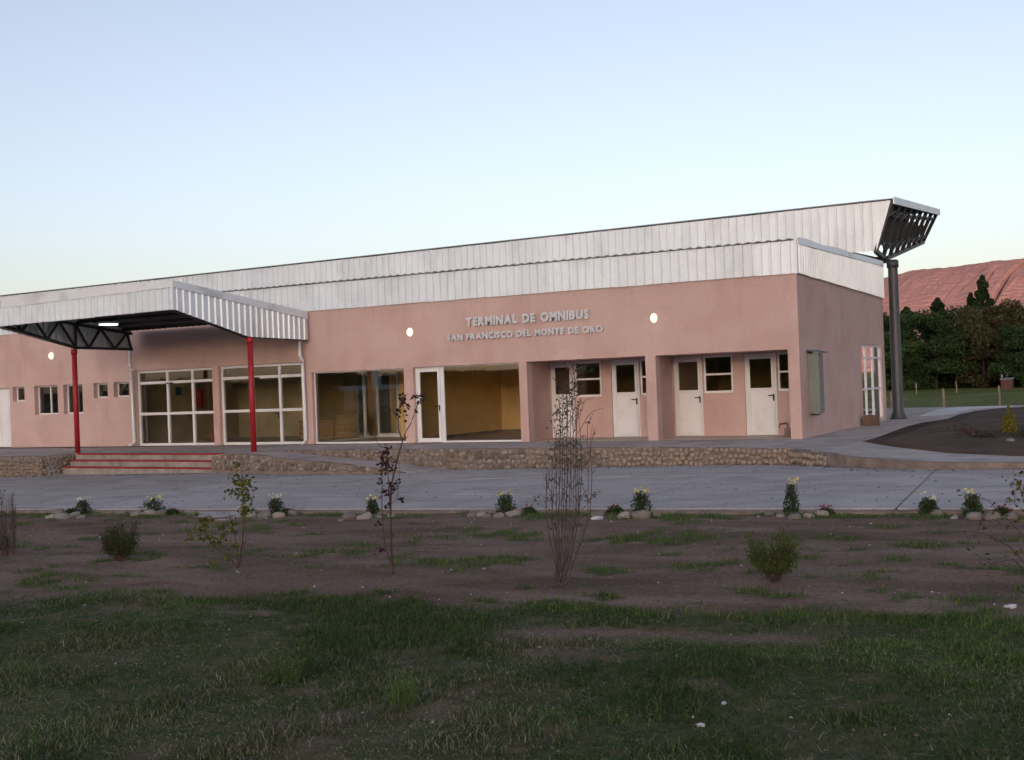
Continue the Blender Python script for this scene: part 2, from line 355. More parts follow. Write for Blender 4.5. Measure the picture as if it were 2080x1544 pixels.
# ---- mountains: az (deg from +Y towards +X), crest tangent
def ridge(name, azs, dist, depth, material, segs=260, rows=70, rough=0.09, seed=0):
    az0, az1 = azs[0][0], azs[-1][0]
    A = np.linspace(az0, az1, segs) if segs < 400 else np.concatenate([np.linspace(az0, -12.6, 110), np.linspace(-12.5, -3, 420), np.linspace(-2.8, az1, 110)]); segs = len(A); H = np.interp(A, [a[0] for a in azs], [a[1] for a in azs]) * dist
    T = np.linspace(0, 1, rows)
    AA, TT = np.meshgrid(np.radians(A), T, indexing='ij')
    prof = np.sin(np.clip(TT * 1.25, 0, 1) * math.pi / 2) ** 0.85 * np.where(TT > 0.8, 1 - (TT - 0.8) * 1.2, 1)
    rad = dist - depth * (0.8 - TT)
    u = np.degrees(AA) * 0.9; sk = u - (TT - .8) * 5.5; gul = np.abs(fbm(sk, TT * 0.9, 0.75, seed + 1, 3) - 0.5) * 2; gul = gul * .6 + .4 * np.abs(fbm(sk * 1.3, TT * 1.6, 2.6, seed + 5, 3) - .5) * 2
    rel = (gul - 0.45) * rough * (1 - 0.75 * np.exp(-((TT - 0.8) / 0.07) ** 2)) + (fbm(u, TT * 3, 2.5, seed + 2, 4) - 0.5) * rough * 0.35 * (1 - 0.8 * np.exp(-((TT - 0.8) / 0.05) ** 2))
    Hh = H[:, None] * (prof + rel * np.sin(np.clip(TT, 0, 1) * math.pi)) + 2.07 - (1 - TT) * 6 - 3 * (TT == 0)
    if segs > 400:
        for a0_, k_, wd_, dp_, lo_, hi_ in ((-5.0, 4.65, .06, .009, .12, .66), (-5.9, 4.0, .05, .003, .15, .4)):
            ln_ = a0_ - k_ * (.506 - TT) + .22 * (fbm(TT * 0 + a0_, TT, 9, 3) - .5); Hh = Hh - dp_ * dist * np.exp(-((np.degrees(AA) - ln_) / wd_) ** 2) * sst(lo_ - .08, lo_ + .05, TT) * sst(hi_ + .08, hi_ - .05, TT)
    V = np.stack([7.5 + np.sin(AA) * rad, -28.3 + np.cos(AA) * rad, Hh], -1)
    i = np.arange(segs * rows).reshape(segs, rows)
    F = np.stack([i[:-1, :-1], i[:-1, 1:], i[1:, 1:], i[1:, :-1]], -1).reshape(-1, 4)[:, ::-1]
    o = bpy.data.objects.new(name, np_mesh(name, V.reshape(-1, 3), F, material, None, True)); COL.objects.link(o); setp(o, kind='structure'); return o
M['mount'] = mat('red_brown_mountain', (0.33, 0.185, 0.165), 0.95, spec=0.05, col2=(0.235, 0.15, 0.14), vscale=0.010, detail=14, vdist=1.2, bump=0.35, bscale=0.05, ramp=(0.3, 0.8))
M['mount'].node_tree.nodes['Bump'].inputs['Distance'].default_value = 25
M['ridge'] = mat('sun_blocking_ridge', (0.035, 0.04, 0.025), 0.95, spec=0.05, var=0.4, vscale=0.01)
ridge('mountain', [(-60, 0.012), (-30, 0.030), (-18, 0.050), (-11.0, 0.0715), (-9.8, 0.0755), (-9.2, 0.0762), (-7.9, 0.0765), (-7.5, 0.0775), (-6.7, 0.0785), (-5.0, 0.079), (-2, 0.081), (6, 0.080), (20, 0.055), (45, 0.02)], 3600, 2100, M['mount'], 520, 130, 0.05, 2)
ridge('sun_blocking_hills', [(120, 0.004), (138, 0.025), (150, 0.075), (158, 0.096), (165, 0.098), (172, 0.096), (182, 0.06), (195, 0.024), (215, 0.010), (250, 0.004)], 1500, 500, M['ridge'], 160, 26, 0.04, 9)  # unseen hills, put in and shaped to keep the low sun off the terminal

# ------------------------------------------------------------------ road: base sheet with concrete slabs
mb = MB()
nY = [-12.9, -7.33, -2.2]
for i in range(-40, 16, 2):
    for a_, b_ in ((-12.88, -7.33), (-7.33, -2.0)):
        q = [(i, a_), (i + 2, a_), (i + 2, b_), (i, b_)]
        mb.quad(*[(x, y, road_z(x, y) - 0.003) for x, y in q])
mb.quad(*[(x, -12.88, z) for x, z in ((-40, road_z(-40, -13) - 0.022), (-40, -0.8), (16, -0.8), (16, road_z(16, -13) - 0.022))])
road = part('road', mb, M['joint']); setp(road, kind='structure')
def tx(k, y):                                     # transverse joint k
    w = 0.11 * math.sin(k * 2.1) 
    return 0.42 - 3.95 * k + (-0.062 + 0.02 * math.sin(k)) * (y + 9) + w
rows_ = [(-12.9, -10.85), (-10.75, -7.385), (-7.285, -2.0)]
for ri, (ya, yb) in enumerate(rows_):
    for k in range(-3, 10):
        s = MB(); nxs, nys = 6, 4
        P = []
        for i in range(nxs + 1):
            for j in range(nys + 1):
                y = ya + (yb - ya) * j / nys; xa = tx(k + 1, y) + 0.014; xb = tx(k, y) - 0.014
                if k == -3: xb = 15.5
                x = xa + (xb - xa) * i / nxs
                P.append((x, y, road_z(x, y) + 0.002 + 0.001 * math.sin(k * 5 + ri)))
        F = [(i * (nys + 1) + j, (i + 1) * (nys + 1) + j, (i + 1) * (nys + 1) + j + 1, i * (nys + 1) + j + 1) for i in range(nxs) for j in range(nys)]
        s.add(P, F)
        rim = [(i, 0) for i in range(nxs + 1)] + [(nxs, j) for j in range(1, nys + 1)] + [(i, nys) for i in range(nxs - 1, -1, -1)] + [(0, j) for j in range(nys - 1, 0, -1)]
        ids = [i * (nys + 1) + j for i, j in rim]; o = len(s.v)
        dz = 0.30 if ri == 0 else 0.05
        s.v += [(P[i][0], P[i][1], P[i][2] - (dz if P[i][1] < -12.8 else 0.05)) for i in ids]
        n = len(ids)
        for q in range(n): s.f.append((ids[q], o + q, o + (q + 1) % n, ids[(q + 1) % n]))
        part('concrete_slab', s, M['road'], road)
mb = MB()
for i in range(-40, 16, 2):
    mb.add([(i, -12.99, road_z(i, -13) - .028 - .01 * (i % 3)), (i + 2, -12.99, road_z(i + 2, -13) - .028 - .01 * ((i + 2) % 3)), (i + 2, -12.903, road_z(i + 2, -13) - .012), (i, -12.903, road_z(i, -13) - .012), (i, -13.0, -.6), (i + 2, -13.0, -.6)], [(0, 1, 2, 3), (4, 5, 1, 0)])
setp(part('road_edge', mb, M['mortar']), kind='structure')
# concrete apron where a footpath meets the road
mb = MB(); ap = [(-7.35, -12.95), (-6.95, -13.3), (-6.3, -13.75), (-5.75, -14.15), (-5.35, -14.0), (-5.55, -13.5), (-6.0, -12.95)]
mb.poly_prism(ap, lambda x, y: road_z(x, -12.9) - 0.03 - 0.02 * (-12.9 - y), -0.3)
o = part('path', mb, M['road']); setp(o, kind='structure')

# ------------------------------------------------------------------ pavement, garden bed, steps, ramp
pav = [(-40, -3.6), (-25.5, -3.7), (-21.5, -3.95), (-21.45, -2.95), (-21.3, -2.95), (-15.1, -3.38), (-15.1, -3.72), (-13.85, -3.72), (-13.75, -2.42), (-8, -2.42), (-4, -2.42),
       (-1.3, -2.62), (0.55, -3.15), (1.62, -4.40), (2.15, -5.0), (2.75, -5.45), (3.7, -6.10), (4.4, -6.3), (5.5, -6.38), (15.5, -6.4), (15.5, -5.3), (12, -5.3), (5.2, -5.05), (3.9, -4.25),
       (2.55, -2.6), (1.57, -0.95), (1.66, 0), (1.52, 2.8), (1.35, 6), (1.4, 8.4), (1.75, 10.5), (1.6, 14), (1.75, 17), (2.3, 19.5), (3.2, 20.7), (12, 20.9), (15.5, 20.9), (15.5, 21.9), (-40, 21.9)]
mb = MB(); mb.poly_prism(pav, plat, -0.8)
o = part('pavement', mb, M['concrete']); setp(o, kind='structure')
mb = MB(); mb.poly_prism([(0.5, 12.9), (1.35, 13.6), (1.35, 18.9), (2.6, 20.9), (2.6, 21.6), (0.6, 21.6), (0.1, 19)], 0.504, 0.45)
setp(part('concrete_patch', mb, M['concrete_pale']), kind='structure')
# kerb along the curving corner (its own concrete, 5 cm proud of the slab)
kp = [(1.72, -4.52), (2.2, -5.08), (2.78, -5.53), (3.68, -6.17), (4.4, -6.38), (5.5, -6.47), (9, -6.5), (15.5, -6.5)]
mb = MB()
for (x0, y0), (x1, y1) in zip(kp[:-1], kp[1:]):
    d = Vector((x1 - x0, y1 - y0)).normalized(); nn = Vector((d.y, -d.x)) * 0.0; iw = Vector((-d.y, d.x)) * 0.16
    q = [(x0, y0), (x1, y1), (x1 + iw.x, y1 + iw.y), (x0 + iw.x, y0 + iw.y)]
    mb.poly_prism(q, lambda x, y: plat(x, y) + 0.006, -0.2)
setp(part('kerb', mb, M['kerb']), kind='structure')
bed = [(5.2, -5.05), (12, -5.3), (15.5, -5.3), (15.5, 20.9), (12, 20.9), (3.2, 20.7), (2.3, 19.5), (1.75, 17), (1.6, 14), (1.75, 10.5), (1.4, 8.4), (1.35, 6), (1.52, 2.8), (1.66, 0), (1.57, -0.95), (2.55, -2.6), (3.9, -4.25)]
M['bedsoil'] = mat('dark_bed_soil', (0.060, 0.042, 0.034), 0.95, col2=(0.11, 0.078, 0.062), vscale=1.0, grain=0.3, gscale=25, bump=0.8, bscale=18, spec=0.1, detail=8)
mb = MB(); mb.poly_prism(bed, lambda x, y: plat(x, y) - 0.012, 0.1)
# mounded soil inside
def inside(x, y, P):
    c = False; j = len(P) - 1
    for i in range(len(P)):
        if (P[i][1] > y) != (P[j][1] > y) and x < (P[j][0] - P[i][0]) * (y - P[i][1]) / (P[j][1] - P[i][1]) + P[i][0]: c = not c
        j = i
    return c
def edge_d(x, y):
    m_ = 9
    for (a_, b_), (c_, d_) in zip(bed, bed[1:] + bed[:1]):
        L2 = (c_ - a_) ** 2 + (d_ - b_) ** 2; t_ = max(0, min(1, ((x - a_) * (c_ - a_) + (y - b_) * (d_ - b_)) / L2)); m_ = min(m_, math.hypot(x - a_ - t_ * (c_ - a_), y - b_ - t_ * (d_ - b_)))
    return m_
st = 0.35
nxb, nyb = 40, 74
hb = {}
for i in range(nxb + 1):
    for j in range(nyb + 1):
        x, y = 1.4 + i * st, -5.2 + j * st
        if inside(x, y, bed):
            dd = min(1, 0.25 * sum(inside(x + a_, y + b_, bed) for a_, b_ in ((.3, 0), (-.3, 0), (0, .3), (0, -.3))))
            hb[i, j] = plat(x, y) - 0.03 + (0.012 + 0.16 * float(fbm(x, y, 0.9, 12))) * max(0, min(1, (edge_d(x, y) - .25) / 1.2))
o0 = len(mb.v); ids = {}
for k_, z_ in hb.items(): ids[k_] = len(mb.v); mb.v.append((1.4 + k_[0] * st, -5.2 + k_[1] * st, z_))
for (i, j) in hb:
    if (i + 1, j) in hb and (i, j + 1) in hb and (i + 1, j + 1) in hb: mb.f.append((ids[i, j], ids[i + 1, j], ids[i + 1, j + 1], ids[i, j + 1]))
setp(part('garden_bed', mb, M['bedsoil'], smooth=True), kind='structure')

# steps with red edging
stp = thing('entrance_steps', (-18.2, -3.4, 0), 'wide pale concrete entrance steps with three red painted edges leading up to the porch', 'steps')
lv = [((-21.35, -2.95), (-15.1, -3.38), 0.447), ((-21.35, -3.22), (-15.0, -3.66), 0.285), ((-21.35, -3.50), (-14.95, -3.92), 0.105)]
for i in range(3):
    (xa, ya), (xb, yb), z = lv[i]
    if i == 0: continue
    (xc, yc), (xd, yd), _ = lv[i - 1]
    mb = MB(); mb.poly_prism([(xa, ya), (xb, yb), (xd, yd + 0.0), (xc, yc)], z, -0.5)
    part('tread', mb, M['step'], stp)
mb = MB(); (xa, ya), (xb, yb), z = lv[0]; mb.poly_prism([(xa, ya - 0.005), (xb, yb - 0.005), (xb, yb + 0.3), (xa, ya + 0.3)], lambda x, y: z + 0.012, -0.5); part('tread', mb, M['step'], stp)
for (xa, ya), (xb, yb), z in lv:
    mb = MB(); z2 = z + (0.014 if z > 0.4 else 0.003); w = 0.035
    mb.poly_prism([(xa, ya - 0.012), (xb, yb - 0.012), (xb, yb + w), (xa, ya + w)], z2 + 0.004, z2 - 0.042); part('edging', mb, M['red_nosing'], stp)

# ---- cobble stone meshes and stone walls
def cobble(seed, sub=2):
    import bmesh
    bm = bmesh.new(); bmesh.ops.create_icosphere(bm, subdivisions=sub, radius=1)
    for v in bm.verts:
        n = noise.noise(Vector(v.co) * 1.1 + Vector((seed * 3.7, seed, 0))) * 0.28
        p = v.co.copy(); m_ = max(abs(p.x), abs(p.y), abs(p.z))
        v.co = (p * 0.72 + p / m_ * 0.28) * (1 + n) * 0.92
    me = bpy.data.meshes.new('cobble'); bm.to_mesh(me); bm.free()
    me.polygons.foreach_set('use_smooth', [True] * len(me.polygons)); return me
COB = [cobble(i) for i in range(7)]
for me in COB: me.materials.append(M['stone'])
COBP = []
for i in range(5):
    me = cobble(20 + i); me.name = 'river_stone'; me.materials.append(M['stone_pale']); COBP.append(me)

def stone_wall(pts, label, base_h=0.0):
    """pts: (x, y, z_top, z_base) along the visible foot; wall is 0.28 thick behind the face"""
    cx, cy = pts[0][0], pts[0][1]
    w = thing('stone_wall', (cx, cy, pts[0][3]), label, 'wall')
    core = MB(); stones = []
    for (x0, y0, t0, b0), (x1, y1, t1, b1) in zip(pts[:-1], pts[1:]):
        d = Vector((x1 - x0, y1 - y0)); Ln = d.length; d.normalize(); iw = Vector((-d.y, d.x))
        A = [(x0, y0), (x1, y1), (x1 + iw.x * 0.26, y1 + iw.y * 0.26), (x0 + iw.x * 0.26, y0 + iw.y * 0.26)]
        T = [t0, t1, t1, t0]
        vs = [(p[0], p[1], -0.6) for p in A] + [(p[0], p[1], T[k]) for k, p in enumerate(A)]
        core.add(vs, [(0,3,2,1),(4,5,6,7),(0,1,5,4),(1,2,6,5),(2,3,7,6),(3,0,4,7)])
        row = 0; hh = 0.0
        ztop = max(t0, t1) ; zb = min(b0, b1)
        z = zb + 0.05
        while z < ztop - 0.03:
            rh = rng.uniform(0.095, 0.13); s_ = rng.uniform(0, 0.08)
            while s_ < Ln:
                wd = rng.choice((rng.uniform(0.08, 0.12), rng.uniform(0.11, 0.18))); c_ = s_ + wd / 2
                if c_ < Ln:
                    f = c_ / Ln; tt = t0 + (t1 - t0) * f; bb = b0 + (b1 - b0) * f
                    zc = z + rh * 0.5 + rng.uniform(-0.03, 0.03)
                    if bb - 0.02 < zc < tt - 0.035:
                        stones.append((x0 + d.x * c_ - iw.x * 0.005, y0 + d.y * c_ - iw.y * 0.005, zc, wd, rh, math.atan2(d.y, d.x)))
                s_ += wd + rng.uniform(0.005, 0.03)
            z += rh * 0.97
        # irregular stones lying on the edge
        s_ = 0.1
        while s_ < Ln:
            f = s_ / Ln
            if rng.random() < 0.35: stones.append((x0 + d.x * s_ + iw.x * 0.08, y0 + d.y * s_ + iw.y * 0.08, t0 + (t1 - t0) * f - 0.01, rng.uniform(.1, .17), 0.07, math.atan2(d.y, d.x)))
            s_ += rng.uniform(0.15, 0.3)
    part('mortar', core, M['mortar'], w)
    extra = stones[300:]; stones = stones[:300]
    for x, y, z, wd, rh, a_ in stones:
        inst('stone', rng.choice(COB), w, (x, y, z), (rng.uniform(-.25, .25), rng.uniform(-.25, .25), a_ + rng.uniform(-.2, .2)), (wd * 0.53, rng.uniform(0.03, 0.05), rh * 0.50))
    if extra:
        vs, fs = [], []; 
        for x, y, z, wd, rh, a_ in extra:
            me = rng.choice(COB); o_ = len(vs); Rm = Matrix.Rotation(a_, 3, 'Z')
            for v in me.vertices:
                p = Rm @ Vector((v.co.x * wd * 0.53, v.co.y * 0.055, v.co.z * rh * 0.52)); vs.append((p.x + x, p.y + y, p.z + z))
            for pl in me.polygons: fs.append(tuple(i + o_ for i in pl.vertices))
        mb_ = MB(); mb_.v = vs; mb_.f = fs
        setp(part('stones', mb_, M['stone'], w, smooth=True), kind='stuff')
    return w
def rz(x, y): return road_z(x, y) - 0.02
stone_wall([(x, y, plat(x, y) + 0.012, rz(x, y)) for x, y in ((-13.75, -2.52), (-11, -2.5), (-8, -2.5), (-4, -2.5), (-1.3, -2.7), (0.58, -3.25), (1.68, -4.50))],
           'long low cobblestone retaining wall along the front pavement edge, running right from behind the ramp to the kerb')
stone_wall([(-15.05, -3.95, 0.40, -0.02), (-14.8, -3.80, 0.45, -0.02), (-13.7, -3.85, 0.45, -0.02), (-12.8, -3.85, 0.36, -0.03), (-11.7, -3.87, 0.27, -0.03), (-10.55, -3.9, 0.18, -0.03), (-9.6, -3.92, 0.08, -0.04), (-8.9, -3.92, 0.0, -0.04)],
           'sloping cobblestone wall that tapers down beside the entrance ramp, right of the steps')
stone_wall([(-36, -3.75, 0.46, -0.3), (-29, -3.8, 0.46, -0.25), (-25.5, -3.85, 0.455, -0.21), (-21.55, -4.08, 0.45, -0.16), (-21.42, -2.95, 0.45, -0.05)],
           'cobblestone wall at the left edge of the photo turning a corner beside the steps')
# ramp surface
mb = MB(); xs = [-13.86, -12.8, -11.7, -10.55, -9.6, -8.7, -8.2]; zr = [0.452, 0.365, 0.27, 0.18, 0.09, -0.01, -0.05]
for i in range(len(xs) - 1):
    mb.add([(xs[i], -3.72, -0.4), (xs[i+1], -3.72, -0.4), (xs[i+1], -2.48, -0.4), (xs[i], -2.48, -0.4), (xs[i], -3.72, zr[i]), (xs[i+1], -3.72, zr[i+1]), (xs[i+1], -2.48, zr[i+1]), (xs[i], -2.48, zr[i])],
           [(4,5,6,7),(0,1,5,4),(1,2,6,5),(2,3,7,6),(3,0,4,7)])
setp(part('ramp', mb, M['concrete']), kind='structure')

# ------------------------------------------------------------------ terminal building
def wall_holes(mb, u0, u1, v0, v1, holes, w0, w1, ax='y'):
    """wall slab between w0 (outer face) and w1; u along x (ax='y') or along y (ax='x'); holes = (ua, ub, va, vb)"""
    def P(u, v, w): return (u, w, v) if ax == 'y' else (w, u, v)
    us = sorted({u0, u1, *[h[0] for h in holes], *[h[1] for h in holes]}); vs = sorted({v0, v1, *[h[2] for h in holes], *[h[3] for h in holes]})
    us = [u for u in us if u0 <= u <= u1]; vs = [v for v in vs if v0 <= v <= v1]
    solid = lambda i, j: 0 <= i < len(us) - 1 and 0 <= j < len(vs) - 1 and not any(h[0] < (us[i] + us[i+1]) / 2 < h[1] and h[2] < (vs[j] + vs[j+1]) / 2 < h[3] for h in holes)
    for i in range(len(us) - 1):
        for j in range(len(vs) - 1):
            if not solid(i, j): continue
            a, b_, c_, d_ = us[i], us[i+1], vs[j], vs[j+1]
            mb.quad(P(a, c_, w0), P(b_, c_, w0), P(b_, d_, w0), P(a, d_, w0)); mb.quad(P(a, c_, w1), P(a, d_, w1), P(b_, d_, w1), P(b_, c_, w1))
            if not solid(i - 1, j): mb.quad(P(a, c_, w0), P(a, d_, w0), P(a, d_, w1), P(a, c_, w1))
            if not solid(i + 1, j): mb.quad(P(b_, c_, w0), P(b_, c_, w1), P(b_, d_, w1), P(b_, d_, w0))
            if not solid(i, j - 1): mb.quad(P(a, c_, w0), P(a, c_, w1), P(b_, c_, w1), P(b_, c_, w0))
            if not solid(i, j + 1): mb.quad(P(a, d_, w0), P(b_, d_, w0), P(b_, d_, w1), P(a, d_, w1))

B = thing('terminal_building', (-14, 5, 0.5), 'long low pink bus terminal building with ribbed metal fascia above the walls', 'building')
FZ = 4.47                                     # underside of the fascia
OP = {'door_l': (-28.85, -27.99, .5, 2.6), 'w1': (-27.83, -27.22, 2.11, 2.62), 'w2': (-26.72, -25.56, 1.62, 2.62), 'w3': (-25.28, -24.35, 1.62, 2.62), 'w4': (-23.82, -23.17, 2.12, 2.62),
      'w5': (-22.88, -22.18, 2.13, 2.62), 'A': (-21.9, -18.56, .5, 2.96), 'B': (-18.3, -15.04, .5, 2.97), 'C': (-14.65, -11.35, .5, 2.64), 'D': (-11.04, -7.63, .5, 2.65),
      'E': (-7.39, -3.96, .5, 2.66), 'F': (-3.68, -0.28, .5, 2.66)}
mb = MB(); wall_holes(mb, -36, 0, .5, FZ + .3, list(OP.values()), 0, 0.30)
wf = part('wall', mb, M['plaster'], B)
mb = MB(); wall_holes(mb, 0.30, 10.1, .5, FZ + .3, [(6.75, 9.6, .58, 2.84)], 0, -0.25, 'x')
part('wall', mb, M['plaster'], B)
mb = MB(); mb.box(-36, -0.25, 9.85, 10.1, .5, FZ + .3); mb.box(-36.25, -36, 0, 10.1, .5, FZ + .3); part('wall', mb, M['plaster'], B)
# recess walls (splayed) and the back wall of the two recesses
mb = MB()
for xa, xb in ((-7.39, -3.96), (-3.68, -0.28)):
    L_ = xa - 0.23 if xa < -5 else xa - 0.25
    mb.quad((xa, 0.302, .5), (L_, 1.8, .5), (L_, 1.8, 2.66), (xa, 0.302, 2.66))
    mb.quad((xb, 0.302, .5), (xb, 0.302, 2.66), (xb, 1.8, 2.66), (xb, 1.8, .5))
    mb.quad((L_, 0.302, 2.66), (xb, 0.302, 2.66), (xb, 1.8, 2.66), (L_, 1.8, 2.66))
wall_holes(mb, -7.70, -0.26, .5, 3.1, [(-7.60, -6.87, .5, 2.63), (-6.85, -6.02, 1.63, 2.63), (-5.72, -4.90, .5, 2.63), (-4.87, -4.05, 1.63, 2.63),
                                       (-3.90, -3.09, .5, 2.63), (-3.06, -2.25, 1.63, 2.63), (-1.94, -1.10, .5, 2.63), (-1.07, -0.40, 1.63, 2.63)], 1.8, 2.0)
part('wall', mb, M['plaster'], B)

def window(name, x0, x1, z0, z1, y, fw=0.05, mull=(), rails=(), dep=0.06, m='white_alu', glass='glass', ax='y', base_fw=None, parent=None, mfw=None):
    """aluminium frame with butted members and one pane per opening"""
    mb = MB(); mf = mfw or fw
    def bx(u0, u1, v0, v1, k=0.0):
        if ax == 'y': mb.box(u0, u1, y - k, y + dep + k, v0, v1)
        else: mb.box(y - dep - k, y + k, u0, u1, v0, v1)
    bf = base_fw or fw
    bx(x0, x0 + fw, z0, z1); bx(x1 - fw, x1, z0, z1); bx(x0 + fw, x1 - fw, z1 - fw, z1); bx(x0 + fw, x1 - fw, z0, z0 + bf)
    ms = sorted(mull); us = [x0 + fw] + [v for m_ in ms for v in (m_ - mf / 2, m_ + mf / 2)] + [x1 - fw]
    for m_ in ms: bx(m_ - mf / 2, m_ + mf / 2, z0 + bf, z1 - fw, 0.003)
    for a, b_ in zip(us[0::2], us[1::2]):
        for r_ in rails: bx(a, b_, r_ - mf / 2, r_ + mf / 2, -0.004)
    fr = part(name, mb, M[m], parent or B)
    rs = sorted(rails); vs = [z0 + bf] + [v for r_ in rs for v in (r_ - mf / 2, r_ + mf / 2)] + [z1 - fw]
    for a, b_ in zip(us[0::2], us[1::2]):
        for c_, d_ in zip(vs[0::2], vs[1::2]):
            g_ = MB(); yy = y + dep * 0.5 if ax == 'y' else y - dep * 0.5
            if ax == 'y': g_.quad((a, yy, c_), (b_, yy, c_), (b_, yy, d_), (a, yy, d_))
            else: g_.quad((yy, a, c_), (yy, b_, c_), (yy, b_, d_), (yy, a, d_))
            part('pane', g_, M[glass], fr)
    return fr

def handle(x, y, z, parent, flip=-1):
    mb = MB(); mb.box(x - 0.018, x + 0.018, y - 0.012, y, z - 0.11, z + 0.06)
    mb.tube([(x, y - 0.01, z + 0.03), (x, y - 0.055, z + 0.03)], 0.011, 6); mb.box(min(x, x + flip * 0.13), max(x, x + flip * 0.13), y - 0.068, y - 0.048, z + 0.018, z + 0.042)
    return part('handle', mb, M['black_plastic'], parent)

def half_door(x0, x1, y, z0=.5, z1=2.62, glass_z=1.70):
    """white aluminium door: frame, leaf with glazed upper half and panel below"""
    mb = MB(); f = 0.055; t = 0.06
    mb.box(x0, x0 + f, y, y + t, z0, z1); mb.box(x1 - f, x1, y, y + t, z0, z1); mb.box(x0 + f, x1 - f, y, y + t, z1 - f, z1)
    a, b_ = x0 + f + .004, x1 - f - .004; s_ = 0.075; yl = y - 0.012; zt = z1 - f - .006; zb = z0 + .012
    for u0, u1, v0, v1 in ((a, a + s_, zb, zt), (b_ - s_, b_, zb, zt), (a + s_, b_ - s_, zt - s_, zt), (a + s_, b_ - s_, glass_z - .05, glass_z + .03), (a + s_, b_ - s_, zb, zb + .09)):
        mb.box(u0, u1, yl, yl + 0.05, v0, v1)
    d = part('door', mb, M['white_alu'], B)
    p_ = MB(); p_.box(a + s_, b_ - s_, yl + .014, yl + .034, zb + .09, glass_z - .05); part('door_panel', p_, M['white_panel'], d)
    g_ = MB(); g_.quad((a + s_, yl + .025, glass_z + .03), (b_ - s_, yl + .025, glass_z + .03), (b_ - s_, yl + .025, zt - s_), (a + s_, yl + .025, zt - s_)); part('pane', g_, M['glass_dark'], d)
    handle(b_ - .03, yl, 1.50, d)
    return d
for x0, x1 in ((-7.60, -6.87), (-5.72, -4.90), (-3.90, -3.09), (-1.94, -1.10)): half_door(x0 + .003, x1 - .003, 1.84)
for x0, x1 in ((-6.85, -6.02), (-4.87, -4.05), (-3.06, -2.25), (-1.07, -0.40)): window('window', x0 + .003, x1 - .003, 1.633, 2.627, 1.835, 0.05, rails=(2.13,), glass='glass_dark', base_fw=0.06)
# left wing: plain white door and small deep set windows
mb = MB(); mb.box(-28.845, -28.79, .12, .18, .5, 2.597); mb.box(-28.05, -27.995, .12, .18, .5, 2.597); mb.box(-28.79, -28.05, .12, .18, 2.54, 2.597)
d = part('door', mb, M['white_alu'], B); mb = MB(); mb.box(-28.785, -28.055, .11, .15, .515, 2.535); part('door_panel', mb, M['white_panel'], d)
mb = MB(); mb.box(-28.62, -28.59, .10, .112, .6, 2.5); mb.box(-28.22, -28.20, .10, .112, .6, 2.5); part('batten', mb, M['white_alu'], d)
for k, mu in (('w1', ()), ('w2', (-26.1,)), ('w3', (-24.8,)), ('w4', ()), ('w5', ())):
    x0, x1, z0, z1 = OP[k]; window('window', x0 + .003, x1 - .003, z0 + .003, z1 - .003, .17, 0.045, mull=mu, glass='glass_dark')
# entrance glazing A and B
fr = window('entrance_glazing', -21.897, -18.563, .503, 2.957, .12, 0.075, mull=(-20.59, -19.51), rails=(1.54, 2.55), dep=.08, mfw=0.085)
handle(-19.58, .12, 1.42, fr); 
mb = MB(); mb.box(-20.62, -20.35, .085, .115, 2.50, 2.54); part('door_closer', mb, M['black_plastic'], fr)
fr = window('entrance_glazing', -18.297, -15.043, .503, 2.967, .12, 0.075, mull=(-17.06, -15.97), rails=(1.55, 2.58), dep=.08, mfw=0.085)
handle(-16.04, .12, 1.42, fr)
mb = MB(); mb.box(-17.0, -16.75, .085, .115, 2.53, 2.57); part('door_closer', mb, M['black_plastic'], fr)
# shop window C: one big sheet of glass
window('shop_window', -14.647, -11.353, .503, 2.637, .12, 0.03, dep=.05, base_fw=0.05)
# shop D: glazed door plus a big sheet
mb = MB(); f = .06; x0, x1, z1 = -11.037, -10.16, 2.647
mb.box(x0, x0 + f, .12, .19, .5, z1); mb.box(x1 - .05, x1 + .03, .12, .19, .5, z1); mb.box(x0 + f, x1 - .05, .12, .19, z1 - .05, z1)
a, b_ = x0 + f + .004, x1 - .054; s_ = .085
for u0, u1, v0, v1 in ((a, a + s_, .515, z1 - .056), (b_ - s_, b_, .515, z1 - .056), (a + s_, b_ - s_, z1 - .056 - s_, z1 - .056), (a + s_, b_ - s_, .515, .63)): mb.box(u0, u1, .105, .16, v0, v1)
d = part('door', mb, M['white_alu'], B)
mb = MB(); mb.quad((a + s_, .13, .63), (b_ - s_, .13, .63), (b_ - s_, .13, z1 - .056 - s_), (a + s_, .13, z1 - .056 - s_)); part('pane', mb, M['glass'], d)
handle(b_ - .04, .105, 1.50, d)
window('shop_window', -10.127, -7.633, .503, 2.647, .12, 0.03, dep=.05, base_fw=0.05)
# tall window on the end wall
window('window', 6.753, 9.597, .583, 2.837, -0.03, 0.055, mull=(7.5, 8.45), rails=(1.53, 2.46), dep=.06, ax='x')

# interior seen through the glass
mb = MB(); mb.box(-35.9, -0.26, .31, 9.84, .45, .505); part('floor', mb, M['floor_in'], B)
mb = MB(); mb.box(-35.9, -0.27, .31, 9.84, 3.2, 3.3); part('ceiling', mb, M['ceiling'], B)
mb = MB()
for x in (-11.5, ): mb.box(x - .06, x + .06, .31, 9.6, .505, 3.2)
mb.box(-7.67, -7.635, .31, 9.6, .505, 3.2)
mb.box(-11.44, -7.67, 5.8, 5.95, .505, 3.2); mb.box(-15.3, -11.56, 5.0, 5.1, .505, 3.2)
mb.box(-14.05, -11.56, 3.75, 3.87, .505, 3.2); mb.box(-14.98, -14.05, 3.75, 3.87, 2.58, 3.2); mb.box(-15.3, -14.98, 3.75, 3.87, .505, 3.2)
mb.box(-3.9, -3.8, 2.0, 9.6, .505, 3.2); mb.box(-7.63, -0.26, 5.2, 5.3, .505, 3.2)
part('partition', mb, M['yellow_wall'], B)
